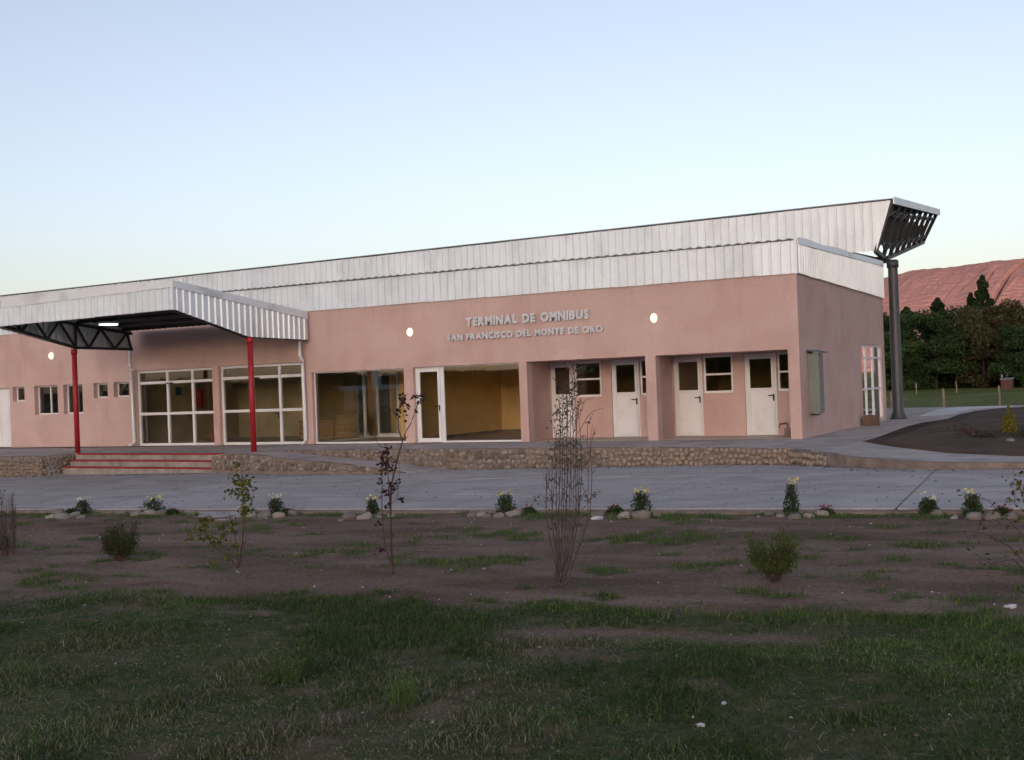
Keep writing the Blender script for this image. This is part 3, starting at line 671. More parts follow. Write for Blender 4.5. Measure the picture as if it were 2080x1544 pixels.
mb = MB(); mb.box(-35.8, -19.0, 5.2, 5.35, .505, 3.2); mb.box(-22.3, -22.15, .31, 5.2, .505, 3.2); part('partition', mb, M['entry_wall'], B)
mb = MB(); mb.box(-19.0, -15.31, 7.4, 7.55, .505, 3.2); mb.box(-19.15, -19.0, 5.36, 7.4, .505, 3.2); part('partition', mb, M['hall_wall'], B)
mb = MB(); mb.box(-11.438, -11.425, .4, 5.79, .505, .60); mb.box(-11.42, -7.68, 5.775, 5.798, .505, .60); part('skirting', mb, M['kerb'], B)
mb = MB(); mb.tube([(-10.6, 2.6, 3.19), (-10.6, 2.6, 2.35)], 0.006, 5); part('hanging_cord', mb, M['white_alu'], B)
# glass partition between the hall and shop C, with a door in the back
fr = None
mb = MB(); X = -14.9
for y0, y1, z0, z1 in ((.35, .41, .55, 2.9), (2.95, 3.03, .55, 2.9), (3.68, 3.74, .55, 2.9)): mb.box(X - .04, X + .04, y0, y1, z0, z1)
mb.box(X - .04, X + .04, .35, 3.74, .505, .55); mb.box(X - .04, X + .04, .35, 3.74, 2.9, 2.96)
fr = part('glass_partition', mb, M['white_alu'], B)
for y0, y1 in ((.41, 2.95), (3.03, 3.68)):
    mb = MB(); mb.quad((X, y0, .55), (X, y1, .55), (X, y1, 2.9), (X, y0, 2.9)); part('pane', mb, M['glass'], fr)
mb = MB()
for x0_, x1_, z0, z1 in ((-14.97, -14.9, .505, 2.57), (-14.13, -14.06, .505, 2.57), (-14.9, -14.13, 2.5, 2.57), (-14.9, -14.13, .505, .62)): mb.box(x0_, x1_, 3.70, 3.76, z0, z1)
d = part('door', mb, M['white_alu'], B); mb = MB(); mb.quad((-14.9, 3.73, .62), (-14.13, 3.73, .62), (-14.13, 3.73, 2.5), (-14.9, 3.73, 2.5)); part('pane', mb, M['glass'], d)

# ---- ribbed fascia sheets
def fascia(parent, P0, d, n, Lg, zb, zt, seed=0, w=0.94, pitch=0.235, rib=0.05, h=0.042, m='galv', lean=None):
    """vertical ribbed sheets along direction d from P0; zb/zt functions of distance; n outward normal"""
    P0 = Vector(P0); d = Vector(d); n = Vector(n); s0 = 0; r_ = random.Random(seed)
    while s0 < Lg - 0.05:
        s1 = min(Lg, s0 + w); prof = []; k = 0
        prof.append((s0, 0))
        c_ = s0 + pitch * 0.5
        while c_ < s1 - rib * 0.8:
            prof += [(c_ - rib * .8, 0), (c_ - rib * .4, h), (c_ + rib * .4, h), (c_ + rib * .8, 0)]
            prof.append((c_ + pitch * .5, 0)); c_ += pitch
        if prof[-1][0] < s1 - 1e-4: prof.append((s1, 0))
        prof = [(min(a, s1), b_) for a, b_ in prof]
        jt = r_.uniform(-.006, .006); jo = r_.uniform(0, .004)
        mb_ = MB(); nv = len(prof)
        for lv_ in (0, 1):
            for a, b_ in prof:
                z = (zt(a) if lv_ else zb(a)) + jt
                q = P0 + d * a + n * (b_ + jo)
                if lean and lv_: q = q + Vector(lean)
                mb_.v.append((q.x, q.y, z))
        flip = d.cross(Vector((0, 0, 1))).dot(n) < 0
        for i in range(nv - 1):
            f_ = (i, i + 1, nv + i + 1, nv + i); mb_.f.append(f_[::-1] if flip else f_)
        part('metal_sheet', mb_, M[m], parent); s0 = s1
cst = lambda v: (lambda s_: v)
# front fascia: from the corner to the left end
fascia(B, (-0.02, -0.035, 0), (-1, 0, 0), (0, -1, 0), 36, cst(FZ), cst(5.26), 1)
mb = MB(); mb.box(-0.02, 0.05, -0.075, -0.005, FZ - .01, 5.3); part('corner_trim', mb, M['galv_smooth'], B)
# end wall fascia
fascia(B, (0.035, 0.02, 0), (0, 1, 0), (1, 0, 0), 10.1, lambda s_: FZ - 0.014 * s_, lambda s_: 5.16 + 0.016 * s_, 2)
mb = MB()
for i in range(14):                                                      # slightly dented flashing on the end fascia
    y0, y1 = .0 + i * 10.12 / 14, (i + 1) * 10.12 / 14; h0, h1 = [0.016 * y_ + .02 * math.sin(y_ * 1.9) * (y_ < 7) for y_ in (y0, y1)]
    mb.add([(-.05, y0, 5.0), (.075, y0, 5.17 + .016 * y0), (.075, y1, 5.17 + .016 * y1), (-.05, y1, 5.0), (-.03, y0, 5.34 + h0), (.06, y0, 5.33 + h0), (.06, y1, 5.33 + h1), (-.03, y1, 5.34 + h1)],
           [(4,5,6,7),(0,1,5,4),(1,2,6,5),(2,3,7,6),(3,0,4,7)])
part('flashing', mb, M['galv_smooth'], B)
# roof sheets (their corrugated edge shows as a thin dark line above the front fascia)
mb = MB(); n = 36 * 8
for i in range(n):
    x0, x1 = -i / 8, -(i + 1) / 8; h0 = 0.034 * (i % 2) - .01; h1 = 0.034 * ((i + 1) % 2) - .01
    mb.quad((x1, -.10, 5.265 + h1), (x0, -.10, 5.265 + h0), (x0, -.10, 5.290 + h0), (x1, -.10, 5.290 + h1))
    mb.quad((x1, -.10, 5.290 + h1), (x0, -.10, 5.290 + h0), (x0, 9.6, 5.02 + h0), (x1, 9.6, 5.02 + h1))
    mb.quad((x1, -.10, 5.265 + h1), (x1, 9.6, 4.99 + h1), (x0, 9.6, 4.99 + h0), (x0, -.10, 5.265 + h0))
part('roof', mb, M['roof_dark'], B)

# ------------------------------------------------------------------ entrance porch canopy
PC = thing('porch_canopy', (-18.2, -2.7, .5), 'entrance porch canopy with white ribbed metal fascia on two red steel columns', 'canopy')
XL, XR, YF = -21.65, -14.65, -5.57
zbf = lambda x: 4.32 - 0.011 * (XR - x); ztf = lambda x: 4.89 - 0.018 * (XR - x)
fascia(PC, (XR - .02, YF, 0), (-1, 0, 0), (0, -1, 0), XR - XL - .04, lambda s_: zbf(XR - s_), lambda s_: ztf(XR - s_), 3)
side_b = lambda y: np.interp(y, [YF, -2.7, -0.22], [4.32, 3.655, 3.615]); side_t = lambda y: np.interp(y, [YF, -0.22], [4.88, 4.23])
fascia(PC, (XR, YF + .02, 0), (0, 1, 0), (1, 0, 0), -YF - .12, lambda s_: float(side_b(YF + s_)), lambda s_: float(side_t(YF + s_)), 4, w=0.94)
fascia(PC, (XL, YF + .02, 0), (0, 1, 0), (-1, 0, 0), -YF - .42, lambda s_: float(side_b(YF + s_)) - .05 * max(0, 1 - s_ / 2.8), lambda s_: float(side_t(YF + s_)) - .1 * max(0, 1 - s_ / 5), 5)
mb = MB(); mb.box(XR - .03, XR + .035, YF - .035, YF + .03, 4.31, 4.90); part('corner_trim', mb, M['galv_smooth'], PC)
# flashing around the top and the roof deck
mb = MB()
def band(p, q, zb0, zt0, zb1, zt1, th, nrm):
    p, q, n_ = Vector(p), Vector(q), Vector(nrm) * th
    vs = [(p.x, p.y, zb0), (q.x, q.y, zb1), (q.x, q.y, zt1), (p.x, p.y, zt0)]; vs2 = [(x - n_.x, y - n_.y, z) for x, y, z in vs]
    mb.add(vs + vs2, [(0,1,2,3),(7,6,5,4),(0,4,5,1),(1,5,6,2),(2,6,7,3),(3,7,4,0)])
band((XL, YF - .045, 0), (XR + .045, YF - .045, 0), ztf(XL) - .01, 5.045, 4.89, 5.06, .12, (0, -1, 0))
band((XR + .045, YF + .076, 0), (XR + .045, -.13, 0), 4.875, 5.06, 4.235, 4.45, .12, (1, 0, 0))
band((XL - .045, -.40, 0), (XL - .045, YF + .076, 0), 4.2, 4.44, ztf(XL) - .01, 5.045, .12, (-1, 0, 0))
part('flashing', mb, M['galv_smooth'], PC)
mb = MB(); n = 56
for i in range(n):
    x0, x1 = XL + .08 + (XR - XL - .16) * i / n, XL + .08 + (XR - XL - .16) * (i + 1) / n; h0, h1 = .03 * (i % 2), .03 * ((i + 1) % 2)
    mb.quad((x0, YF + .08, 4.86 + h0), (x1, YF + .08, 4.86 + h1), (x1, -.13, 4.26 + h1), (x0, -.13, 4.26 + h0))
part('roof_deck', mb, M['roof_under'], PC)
mb = MB()
for y in (-5.3, -4.4, -3.5, -2.6, -1.7, -.8): z = 4.86 + (y - YF) * -.1103 - .05; mb.beam((XL + .1, y, z - .01), (XR - .1, y, z - .01), .05, .09)
part('purlins', mb, M['black_steel'], PC)
def truss(x, ye=-.2):
    zt_ = lambda y: 4.86 + (y - YF) * -.1103 - .14; zb_ = lambda y: float(side_b(y)) + .03
    mb = MB(); mb.beam((x, YF + .1, zt_(YF)), (x, ye, zt_(ye)), .08, .08)
    mb.beam((x, YF + .1, zb_(YF + .1)), (x, -2.7, zb_(-2.7)), .08, .08); mb.beam((x, -2.7, zb_(-2.7)), (x, ye, zb_(ye)), .08, .08)
    part('truss_chord', mb, M['black_steel'], PC)
    nodes = [(-5.0, 1), (-4.65, 0), (-4.25, 1), (-3.75, 0), (-3.3, 1), (-2.7, 0), (-2.68, 1), (-2.2, 0), (-1.7, 1), (-1.15, 0), (-.62, 1), (-.46, 0)]
    for (ya, ta), (yb, tb) in zip(nodes[:-1], nodes[1:]):
        mb = MB(); mb.beam((x, ya, zt_(ya) if ta else zb_(ya)), (x, yb, zt_(yb) if tb else zb_(yb)), .06, .06); part('truss_strut', mb, M['black_steel'], PC)
truss(XL + .12, -.42); truss(XR - .14)
mb = MB(); mb.beam((XL + .1, YF + .1, 4.30), (XR - .1, YF + .1, 4.36), .08, .1); part('truss_chord', mb, M['black_steel'], PC)
for x in (XL + .02, XR + .0):
    mb = MB(); x_ = x; zc = 3.64
    mb.tube([(x_, -2.68, .42), (x_, -2.68, zc)], .078, 20); mb.tube([(x_, -2.68, zc - .16), (x_, -2.68, zc)], .095, 20)
    c_ = part('column', mb, M['red_paint'], PC, smooth=False)
    for pl in c_.data.polygons: pl.use_smooth = len(pl.vertices) == 4
# fluorescent fixture under the porch
FX = thing('ceiling_light', (-20.1, -2.6, 4.34), 'lit white fluorescent fixture under the porch roof, left of centre', 'ceiling light')
mb = MB(); mb.box(-20.36, -19.96, -2.86, -2.42, 4.335, 4.40); part('housing', mb, M['white_alu'], FX)
mb = MB(); mb.box(-20.34, -19.98, -2.84, -2.44, 4.30, 4.334); part('diffuser', mb, emit_mat('fluorescent_diffuser', (0.95, 1.0, 0.92), 2.3), FX)

def drainpipe(x, ytop, label, xo):
    t = thing('drainpipe', (x, -.1, .5), label, 'drainpipe', 'galvanised drainpipes beside the porch doors')
    mb = MB(); mb.tube([(x + xo, ytop, 3.66), (x + xo, ytop, 3.16), (x + xo * .4, -.12, 3.0), (x, -.10, 2.9), (x, -.10, .62), (x, -.16, .55), (x - .03, -.30, .545)], .05, 12)
    part('pipe', mb, M['galv_smooth'], t, smooth=True)
    for z in (2.6, 1.7, .9): mb = MB(); mb.tube([(x, -.10, z), (x, -.10, z + .03)], .058, 12); part('bracket', mb, M['galv_smooth'], t)
    mb = MB(); mb.tube([(x + xo, ytop, 3.19), (x + xo, ytop, 3.13)], .06, 12); part('collar', mb, M['galv_smooth'], t)
drainpipe(-21.93, -.24, 'galvanised drainpipe left of the entrance glazing, under the left end of the porch', .10)
drainpipe(-14.88, -.24, 'galvanised drainpipe right of the entrance glazing, under the right end of the porch', .02)

# ------------------------------------------------------------------ bus canopy behind, with end frame and dark column
RC = thing('bus_canopy', (0.2, 10.9, .5), 'high rear canopy with long ribbed metal side and open steel end on a dark column', 'canopy')
fascia(RC, (0.0, 9.5, 0), (-1, 0, 0), (0, -1, 0), 42, lambda s_: 5.78, lambda s_: 7.29 - .0046 * s_, 7, w=1.08, pitch=.27, rib=.055)
# tapering piece of the first sheet, following the leaning end
mb = MB(); mb.v = [(0.0, 9.49, 5.78), (0.48, 9.49, 7.29), (0.0, 9.49, 7.29), (.12, 9.462, 6.3), (.16, 9.462, 6.3), (.24, 9.462, 7.28), (.28, 9.462, 7.28)]; mb.f = [(0, 1, 2), (3, 4, 6, 5)]; part('metal_sheet', mb, M['galv'], RC)
Bl = lambda y: Vector((-.03 + .0 * y, y, float(np.interp(y, [9.5, 10.9, 18.2], [5.77, 5.62, 6.80])))); Tl = lambda y: Vector((.48 + .002 * (y - 9.5), y, 7.22 + .069 * (y - 9.5)))
for k in range(9):
    y = 9.55 + k * (18.15 - 9.55) / 8; mb = MB(); mb.beam(Bl(y), Tl(y), .11, .11, (0, 1, 0)); part('rib', mb, M['black_steel'], RC)
    mb = MB(); a, b_ = Bl(y), Tl(y)
    if k < 8:
        y2 = 9.55 + (k + 1) * (18.15 - 9.55) / 8
        mb.beam(a.lerp(b_, .12), Bl(y2).lerp(Tl(y2), .30), .05); mb.beam(a.lerp(b_, .30), Bl(y2).lerp(Tl(y2), .12), .05)
        mb.beam(a.lerp(b_, .72), Bl(y2).lerp(Tl(y2), .88), .05); mb.beam(a.lerp(b_, .88), Bl(y2).lerp(Tl(y2), .72), .05)
        part('lattice', mb, M['black_steel'], RC)
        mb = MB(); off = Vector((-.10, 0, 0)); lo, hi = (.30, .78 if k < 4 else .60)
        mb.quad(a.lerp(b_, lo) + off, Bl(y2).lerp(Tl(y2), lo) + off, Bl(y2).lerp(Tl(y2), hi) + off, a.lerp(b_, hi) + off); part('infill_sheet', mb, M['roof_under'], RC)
mb = MB()
for a, b_ in ((9.5, 10.9), (10.9, 18.2)): mb.beam(Bl(a), Bl(b_), .12, .12)
mb.beam(Tl(9.5), Tl(18.2), .12, .14); part('chord', mb, M['black_steel'], RC)
for k in range(1, 18):                                               # transverse frames further in
    x = -.2 - k * 2.4; mb = MB()
    mb.beam((x, 9.6, 5.8), (x, 10.9, 5.65), .08); mb.beam((x, 10.9, 5.65), (x, 18.2, 6.8), .08); mb.beam((x, 9.6, 7.15), (x, 18.2, 7.7), .08)
    for q in range(8): ya = 9.7 + q * 1.05; mb.beam((x, ya, 5.8 + max(0, ya - 10.9) * .158), (x, ya + 1.05, 7.2 + .062 * (ya - 8.5)), .05)
    part('frame', mb, M['black_steel'], RC)
mb = MB()
for x0, x1 in ((.55, -.4), (-.4, -42)):
    mb.add([(x0, 9.42, 7.31 - (0 if x0 > -1 else .0)), (x1, 9.42, 7.31 if x1 > -1 else 7.12), (x1, 18.3, 7.9 if x1 > -1 else 7.7), (x0, 18.3, 7.9), (x0, 9.42, 7.34), (x1, 9.42, 7.34 if x1 > -1 else 7.15), (x1, 18.3, 7.93 if x1 > -1 else 7.73), (x0, 18.3, 7.93)],
           [(0,3,2,1),(4,5,6,7),(0,1,5,4),(1,2,6,5),(2,3,7,6),(3,0,4,7)][::1])
mb.f = [f[::-1] for f in mb.f]
part('roof', mb, M['roof_dark'], RC)
mb = MB(); mb.add([(.56, 9.42, 7.16), (.56, 18.3, 7.76), (.56, 18.3, 7.98), (.56, 9.42, 7.38), (.60, 9.42, 7.16), (.60, 18.3, 7.76), (.60, 18.3, 7.98), (.60, 9.42, 7.38)], [(0,1,2,3),(7,6,5,4),(0,4,5,1),(1,5,6,2),(2,6,7,3),(3,7,4,0)]); part('flashing', mb, M['galv_smooth'], RC)
fascia(RC, (-.2, 18.35, 0), (-1, 0, 0), (0, 1, 0), 41.8, cst(6.85), cst(7.62), 8, w=3.0, pitch=.5, m='galv')
mb = MB(); mb.beam((.1, 10.9, 5.60), (-42, 10.9, 5.60), .16, .22); mb.beam((-.75, 9.5, 5.74), (-.05, 10.6, 5.56), .1, .1); part('eaves_beam', mb, M['black_steel'], RC)
for x in (.2, -7.8, -15.8, -23.8, -31.8, -39.8):
    mb = MB(); mb.tube([(x, 10.9, .49), (x, 10.9, .56), (x, 10.9, .75), (x, 10.9, 5.4), (x, 10.9, 5.58)], [.27, .25, .175, .150, .15], 20); mb.tube([(x, 10.9, 5.33), (x, 10.9, 5.55)], .185, 20)
    c_ = part('column', mb, M['grey_steel'], RC)
    for pl in c_.data.polygons: pl.use_smooth = len(pl.vertices) == 4

# ------------------------------------------------------------------ lettering on the facade
def text_mesh(ch):
    cu = bpy.data.curves.new('t', 'FONT'); cu.body = ch; cu.size = 1; cu.offset = 0.05; cu.extrude = 0.06; cu.bevel_depth = 0.0; cu.resolution_u = 3
    ob = bpy.data.objects.new('t', cu); COL.objects.link(ob); dg = bpy.context.evaluated_depsgraph_get(); dg.update()
    me = bpy.data.meshes.new_from_object(ob.evaluated_get(dg)); COL.objects.unlink(ob); bpy.data.objects.remove(ob); bpy.data.curves.remove(cu)
    me.materials.clear(); me.materials.append(M['letter']); me.name = 'letter'; return me
LM = {}
def sign(txt, x0, x1, zb, cap, label):
    t = thing('wall_sign', ((x0 + x1) / 2, -.02, zb), label, 'sign')
    ws = []
    for ch in txt:
        if ch == ' ': ws.append(.34); continue
        if ch not in LM:
            me = text_mesh(ch); xs_ = [v.co.x for v in me.vertices]; ys_ = [v.co.y for v in me.vertices]; LM[ch] = (me, min(xs_), max(xs_), min(ys_), max(ys_))
        ws.append(LM[ch][2] - LM[ch][1])
    H0 = LM['E' if 'E' in LM else 'N'][4]; gap = .085; tot = sum(ws) + gap * (len(ws) - 1); sx = (x1 - x0) / tot; sz = cap / .74
    x = x0
    for ch, w_ in zip(txt, ws):
        if ch != ' ':
            me, a, b_, c_, d_ = LM[ch]
            o = inst('letter', me, t, (x - a * sx, -.045, zb), (math.pi / 2, 0, 0), (sx, sz, .45))
        x += (w_ + gap) * sx
sign('TERMINAL DE OMNIBUS', -9.2, -5.46, 3.72, .235, 'upper line of raised grey metal letters reading TERMINAL DE OMNIBUS on the pink wall')
sign('SAN FRANCISCO DEL MONTE DE ORO', -9.82, -5.08, 3.345, .17, 'lower line of raised grey metal letters reading SAN FRANCISCO DEL MONTE DE ORO')

# wall lamps
lamp_m = emit_mat('lit_lamp_glass', (1.0, 0.80, 0.52), 0.95)
def wall_lamp(x, z, label, rx=.084, rzv=.112):
    t = thing('wall_lamp', (x, 0, z), label, 'wall lamp', 'lit oval bulkhead lamps on the facade')
    mb = MB(); n_ = 20
    ring = lambda k, r_, y: [(x + math.cos(2 * math.pi * i / n_) * rx * r_, y, z + math.sin(2 * math.pi * i / n_) * rzv * r_) for i in range(n_)]
    def loft(rs):
        mb_ = MB()
        for r_, y in rs: mb_.v += ring(0, r_, y)
        for k in range(len(rs) - 1):
            for i in range(n_): mb_.f.append((k * n_ + i, k * n_ + (i + 1) % n_, (k + 1) * n_ + (i + 1) % n_, (k + 1) * n_ + i))
        mb_.f.append(tuple(range((len(rs) - 1) * n_, len(rs) * n_))); return mb_
    part('base', loft([(1.16, 0), (1.16, -.025), (1.0, -.03)]), M['white_alu'], t)
    part('globe', loft([(1.0, -.0301), (.97, -.06), (.8, -.095), (.5, -.115), (.1, -.12)]), lamp_m, t, smooth=True)
wall_lamp(-25.76, 3.63, 'lit oval wall lamp on the left wing, left of the porch column')
wall_lamp(-11.07, 3.65, 'lit oval wall lamp left of the sign lettering')
wall_lamp(-3.67, 3.61, 'lit oval wall lamp right of the sign lettering')

# meter box, cardboard box, standpipe on the right
t = thing('meter_box', (0, .9, 1.07), 'tall grey green metal meter box with a small blue grey cap on the end wall', 'meter box')
mb = MB(); mb.box(.005, .27, .70, 1.15, 1.07, 2.54); part('cabinet', mb, M['box'], t)
mb = MB(); mb.box(.27, .282, .73, 1.12, 1.12, 2.50); part('cabinet_door', mb, M['box'], t)
mb = MB(); mb.add([(0, .60, 2.64), (.16, .60, 2.63), (.36, .60, 2.57), (0, 1.27, 2.64), (.16, 1.27, 2.63), (.36, 1.27, 2.57), (0, .60, 2.60), (.16, .60, 2.59), (.36, .60, 2.545), (0, 1.27, 2.60), (.16, 1.27, 2.59), (.36, 1.27, 2.545)],
                  [(0,1,4,3),(1,2,5,4),(6,9,10,7),(7,10,11,8),(2,8,11,5),(0,6,7,1),(1,7,8,2),(3,4,10,9),(4,5,11,10)]); part('cap', mb, M['box_cap'], t)
mb = MB(); mb.box(.03, .2, .85, 1.0, 1.03, 1.07); part('cable_gland', mb, M['card'], t)
t = thing('cardboard_box', (.28, 6.5, .5), 'small brown open box standing against the foot of the end wall window', 'box')
mb = MB(); mb.box(.10, .48, 6.25, 6.62, .5, .78); part('body', mb, M['card'], t)
mb = MB(); mb.box(.11, .47, 6.26, 6.61, .781, .80); part('flap', mb, M['card'], t)
t = thing('water_tap', (-.75, 1.35, .5), 'short standpipe with a brown tap beside the rightmost pillar', 'tap')
mb = MB(); mb.box(-.80, -.66, 1.30, 1.44, .5, .70); part('stand', mb, M['kerb'], t)
mb = MB(); mb.tube([(-.73, 1.37, .69), (-.73, 1.37, .80), (-.80, 1.34, .82), (-.92, 1.3, .80), (-.93, 1.3, .72)], .022, 8); mb.box(-.80, -.70, 1.35, 1.37, .835, .85); part('tap', mb, M['card'], t)

# things inside
t = thing('fire_extinguisher', (-23.6, 4.6, 1.6), 'red fire extinguisher hanging behind the right pane of the left entrance glazing', 'fire extinguisher')
t.location = (-22.08, 3.05, 1.62)
mb = MB(); mb.tube([(-22.0, 3.05, 1.66), (-22.0, 3.05, 2.25), (-22.0, 3.05, 2.35)], [.12, .12, .05], 16); part('cylinder', mb, M['ext_red'], t, smooth=True)
mb = MB(); mb.tube([(-22.0, 3.05, 2.34), (-22.0, 3.05, 2.44)], .03, 8); mb.box(-22.03, -21.97, 2.96, 3.12, 2.44, 2.47); part('valve', mb, M['black_plastic'], t)
t = thing('notice_plate', (-22.13, 1.7, 2.2), 'small dark blue plate on the inner wall seen through the left entrance door', 'sign')
mb = MB(); mb.box(-22.149, -22.12, 2.05, 2.32, 2.12, 2.40); part('plate', mb, M['blue_sign'], t)
for k, (x, y, m_, h_, lb) in enumerate(((-20.25, 2.2, 'bucket', .38, 'pale plastic bucket standing inside behind the right entrance glazing'), (-20.75, 2.35, 'bucket_o', .36, 'terracotta bucket left of the pale bucket inside the entrance'))):
    t = thing('bucket', (x, y, .505), lb, 'bucket'); mb = MB(); mb.tube([(x, y, .506), (x, y, .506 + h_)], [.13, .17], 16, cap=False); mb.f.append(tuple(range(15, -1, -1)))
    part('pail', mb, M[m_], t, smooth=True); mb = MB()
    mb.tube([(x + .17 * math.cos(a_), y, .5 + h_ + .1 * math.sin(a_)) for a_ in np.linspace(0, math.pi, 9)], .006, 5); part('bail', mb, M['black_plastic'], t)
for k in range(3):
    x = -21.3 + k * .32; t = thing('broom', (x, 2.9, .505), ['leftmost', 'middle', 'rightmost'][k] + ' of three broom handles leaning inside the left entrance glazing', 'broom')
    mb = MB(); mb.tube([(x, 2.6, .56), (x - .5, 3.3, 1.75)], .016, 6); part('stick', mb, M['pallet'], t); mb = MB(); mb.box(x - .14, x + .14, 2.55, 2.62, .506, .57); part('brush', mb, M['card'], t)
n_ = 0
for col_, (x, y, cnt) in enumerate(((-16.35, 3.0, 4), (-15.55, 3.1, 5), (-17.15, 3.2, 4))):
    for k in range(cnt):
        z = .507 + k * .155; t = thing('wooden_crate', (x, y, z), 'slatted wooden crate, %s from the floor in the %s stack behind the left shop window' % (['lowest', 'second', 'third', 'fourth', 'fifth'][k], ['middle', 'right', 'left'][col_]), 'crate', 'slatted crates stacked in the hall')
        sl = MB(); sl.box(-.36, .36, -.012, .012, 0, .055)
        if n_ == 0: slat = mesh_of('slat', sl, M['pallet']); n_ = 1
        j = rng.uniform(-.03, .03)
        for yy in (-.3, .3):
            for zz in (.01, .085): inst('slat', slat, t, (x + j, y + yy, z + zz))
        for xx in (-.35, .35):
            for zz in (.01, .085): inst('slat', slat, t, (x + xx + j, y, z + zz), (0, 0, math.pi / 2), (.8, 1, 1))

# ------------------------------------------------------------------ foliage builders
def leaves(P, size, cols, tilt=1.0, aspect=0.55):
    """P (n,3) centres -> diamond leaves; returns verts, faces, colours"""
    n = len(P); d = nrg.normal(size=(n, 3)); d[:, 2] *= tilt; d /= np.linalg.norm(d, axis=1)[:, None]
    e = np.cross(d, nrg.normal(size=(n, 3))); e /= np.linalg.norm(e, axis=1)[:, None] + 1e-9
    s = (size * nrg.uniform(.6, 1.3, n))[:, None]
    V = np.stack([P - d * s * .5, P + e * s * .5 * aspect, P + d * s * .5, P - e * s * .5 * aspect], 1).reshape(-1, 3)
    F = np.arange(4 * n).reshape(n, 4)
    return V, F, np.repeat(cols, 4, 0)
def tint(n, base, spread=.25):
    b_ = np.array(base)[nrg.integers(0, len(base), n)]; return b_ * nrg.uniform(1 - spread, 1 + spread, n)[:, None]
def np_part(name, V, F, m, cols, parent, smooth=False):
    base = np.array(wloc(parent)); o = bpy.data.objects.new(name, np_mesh(name, np.asarray(V) - base, F, m, cols, smooth)); COL.objects.link(o); o.parent = parent
    o.location = (0, 0, 0); return o
G_D = [(.016, .030, .013), (.022, .042, .016), (.030, .052, .018)]
G_M = [(.032, .060, .020), (.044, .080, .026), (.026, .050, .020)]
G_B = [(.055, .055, .025), (.070, .060, .028), (.040, .050, .020), (.085, .070, .035)]

def tree(x, y, z, h, w, kind, label, seed):
    global nrg
    nrg = np.random.default_rng(seed); r_ = random.Random(seed)
    t = thing('tree', (x, y, z), label, 'tree', 'trees beyond the field')
    mb = MB(); th = h * (.85 if kind == 'poplar' else .6)
    mb.tube([(x, y, z - .1), (x + .05 * h * r_.uniform(-.3, .3), y, z + th * .5), (x + r_.uniform(-.1, .1), y, z + th)], [.035 * h * .6, .02 * h, .004 * h], 8)
    for k in range(6):
        a_ = r_.uniform(0, 6.28); z0 = z + h * r_.uniform(.2, .5); mb.tube([(x, y, z0), (x + math.cos(a_) * w * .3, y + math.sin(a_) * w * .3, z0 + h * .22)], [.012 * h, .004 * h], 5)
    part('trunk', mb, M['bark'], t)
    cl = []
    if kind == 'poplar':
        for k in range(46): f = k / 45; rr = w * .5 * (1 - f) ** .55 * r_.uniform(.45, 1.15); a_ = k * 2.4; cl.append((math.cos(a_) * rr * .8, math.sin(a_) * rr * .8, h * (.10 + .88 * f), .07 * w + rr * .22, .035 * h))
    elif kind == 'pine':
        for k in range(42): f = k / 41; rr = w * .5 * (1 - f * .93) * r_.uniform(.5, 1.2); a_ = k * 2.4; cl.append((math.cos(a_) * rr * .75, math.sin(a_) * rr * .75, h * (.06 + .90 * f) + r_.uniform(-.02, .02) * h, .035 * w + .07 * w * (1 - f), .03 * h))
    else:
        for k in range(44):
            a_ = r_.uniform(0, 6.28); f = r_.uniform(0, 1); el_ = math.sin(math.pi * (.12 + .80 * f)) ** .6; rr = w * .40 * el_ * math.sqrt(r_.uniform(.15, 1))
            cl.append((math.cos(a_) * rr, math.sin(a_) * rr, h * (.06 + .87 * f), w * r_.uniform(.10, .17), h * r_.uniform(.06, .11)))
    base = {'dark': G_D, 'round': G_M, 'brown': G_B, 'poplar': G_D, 'pine': G_D}[kind]
    P = []; C = []
    per = int(20000 / len(cl))
    for cx_, cy_, cz_, rw, rh in cl:
        q = nrg.normal(size=(per, 3)); q /= np.linalg.norm(q, axis=1)[:, None]; q *= nrg.uniform(.25, 1.12, per)[:, None] ** .6
        P.append(q * [rw, rw, rh] + [x + cx_, y + cy_, z + cz_]); C.append(tint(per, base) * r_.uniform(.7, 1.3))
    P = np.concatenate(P); C = np.concatenate(C); P[:, 2] = np.maximum(P[:, 2], z + .15)
    V, F, cc = leaves(P, .27 if kind != 'pine' else .24, C, aspect=.75)
    np_part('crown', V, F, M['leafcol'], cc, t)
FZ0 = -.35
tree(-20.2, 128, FZ0, 10.2, 5.0, 'poplar', 'tall dark feathery tree standing behind the grey column', 101)
tree(-22.6, 126, FZ0, 9.4, 7.0, 'dark', 'dark tree mostly hidden by the building corner, leftmost of the row', 102)
tree(-16.9, 131, FZ0, 11.2, 5.0, 'poplar', 'dark tree with a ragged leaning top behind the big round tree', 103)
tree(-15.4, 118, FZ0, 9.3, 12.0, 'round', 'broad rounded deep green tree in the middle of the row', 104)
tree(-19.3, 116, FZ0, 6.8, 8.0, 'round', 'low bushy green tree just right of the grey column', 105)
tree(-11.35, 130, FZ0, 13.6, 4.0, 'poplar', 'tallest slender poplar rising above all the other trees', 106)
tree(-12.9, 131, FZ0, 11.6, 3.2, 'poplar', 'shorter thin poplar close left of the tallest poplar', 107)
tree(-13.4, 127, FZ0, 10.2, 9.0, 'dark', 'dark rounded tree filling the gap left of the poplars', 108)
tree(-10.1, 118, FZ0, 9.4, 8.0, 'brown', 'brownish green loose tree right of the tallest poplar', 109)
tree(-7.2, 119, FZ0, 9.9, 6.0, 'brown', 'narrow brownish tree with two uneven tops near the right edge', 110)
tree(-5.2, 112, FZ0, 6.9, 8.5, 'round', 'dark green bushy tree at the right edge of the photo', 111)
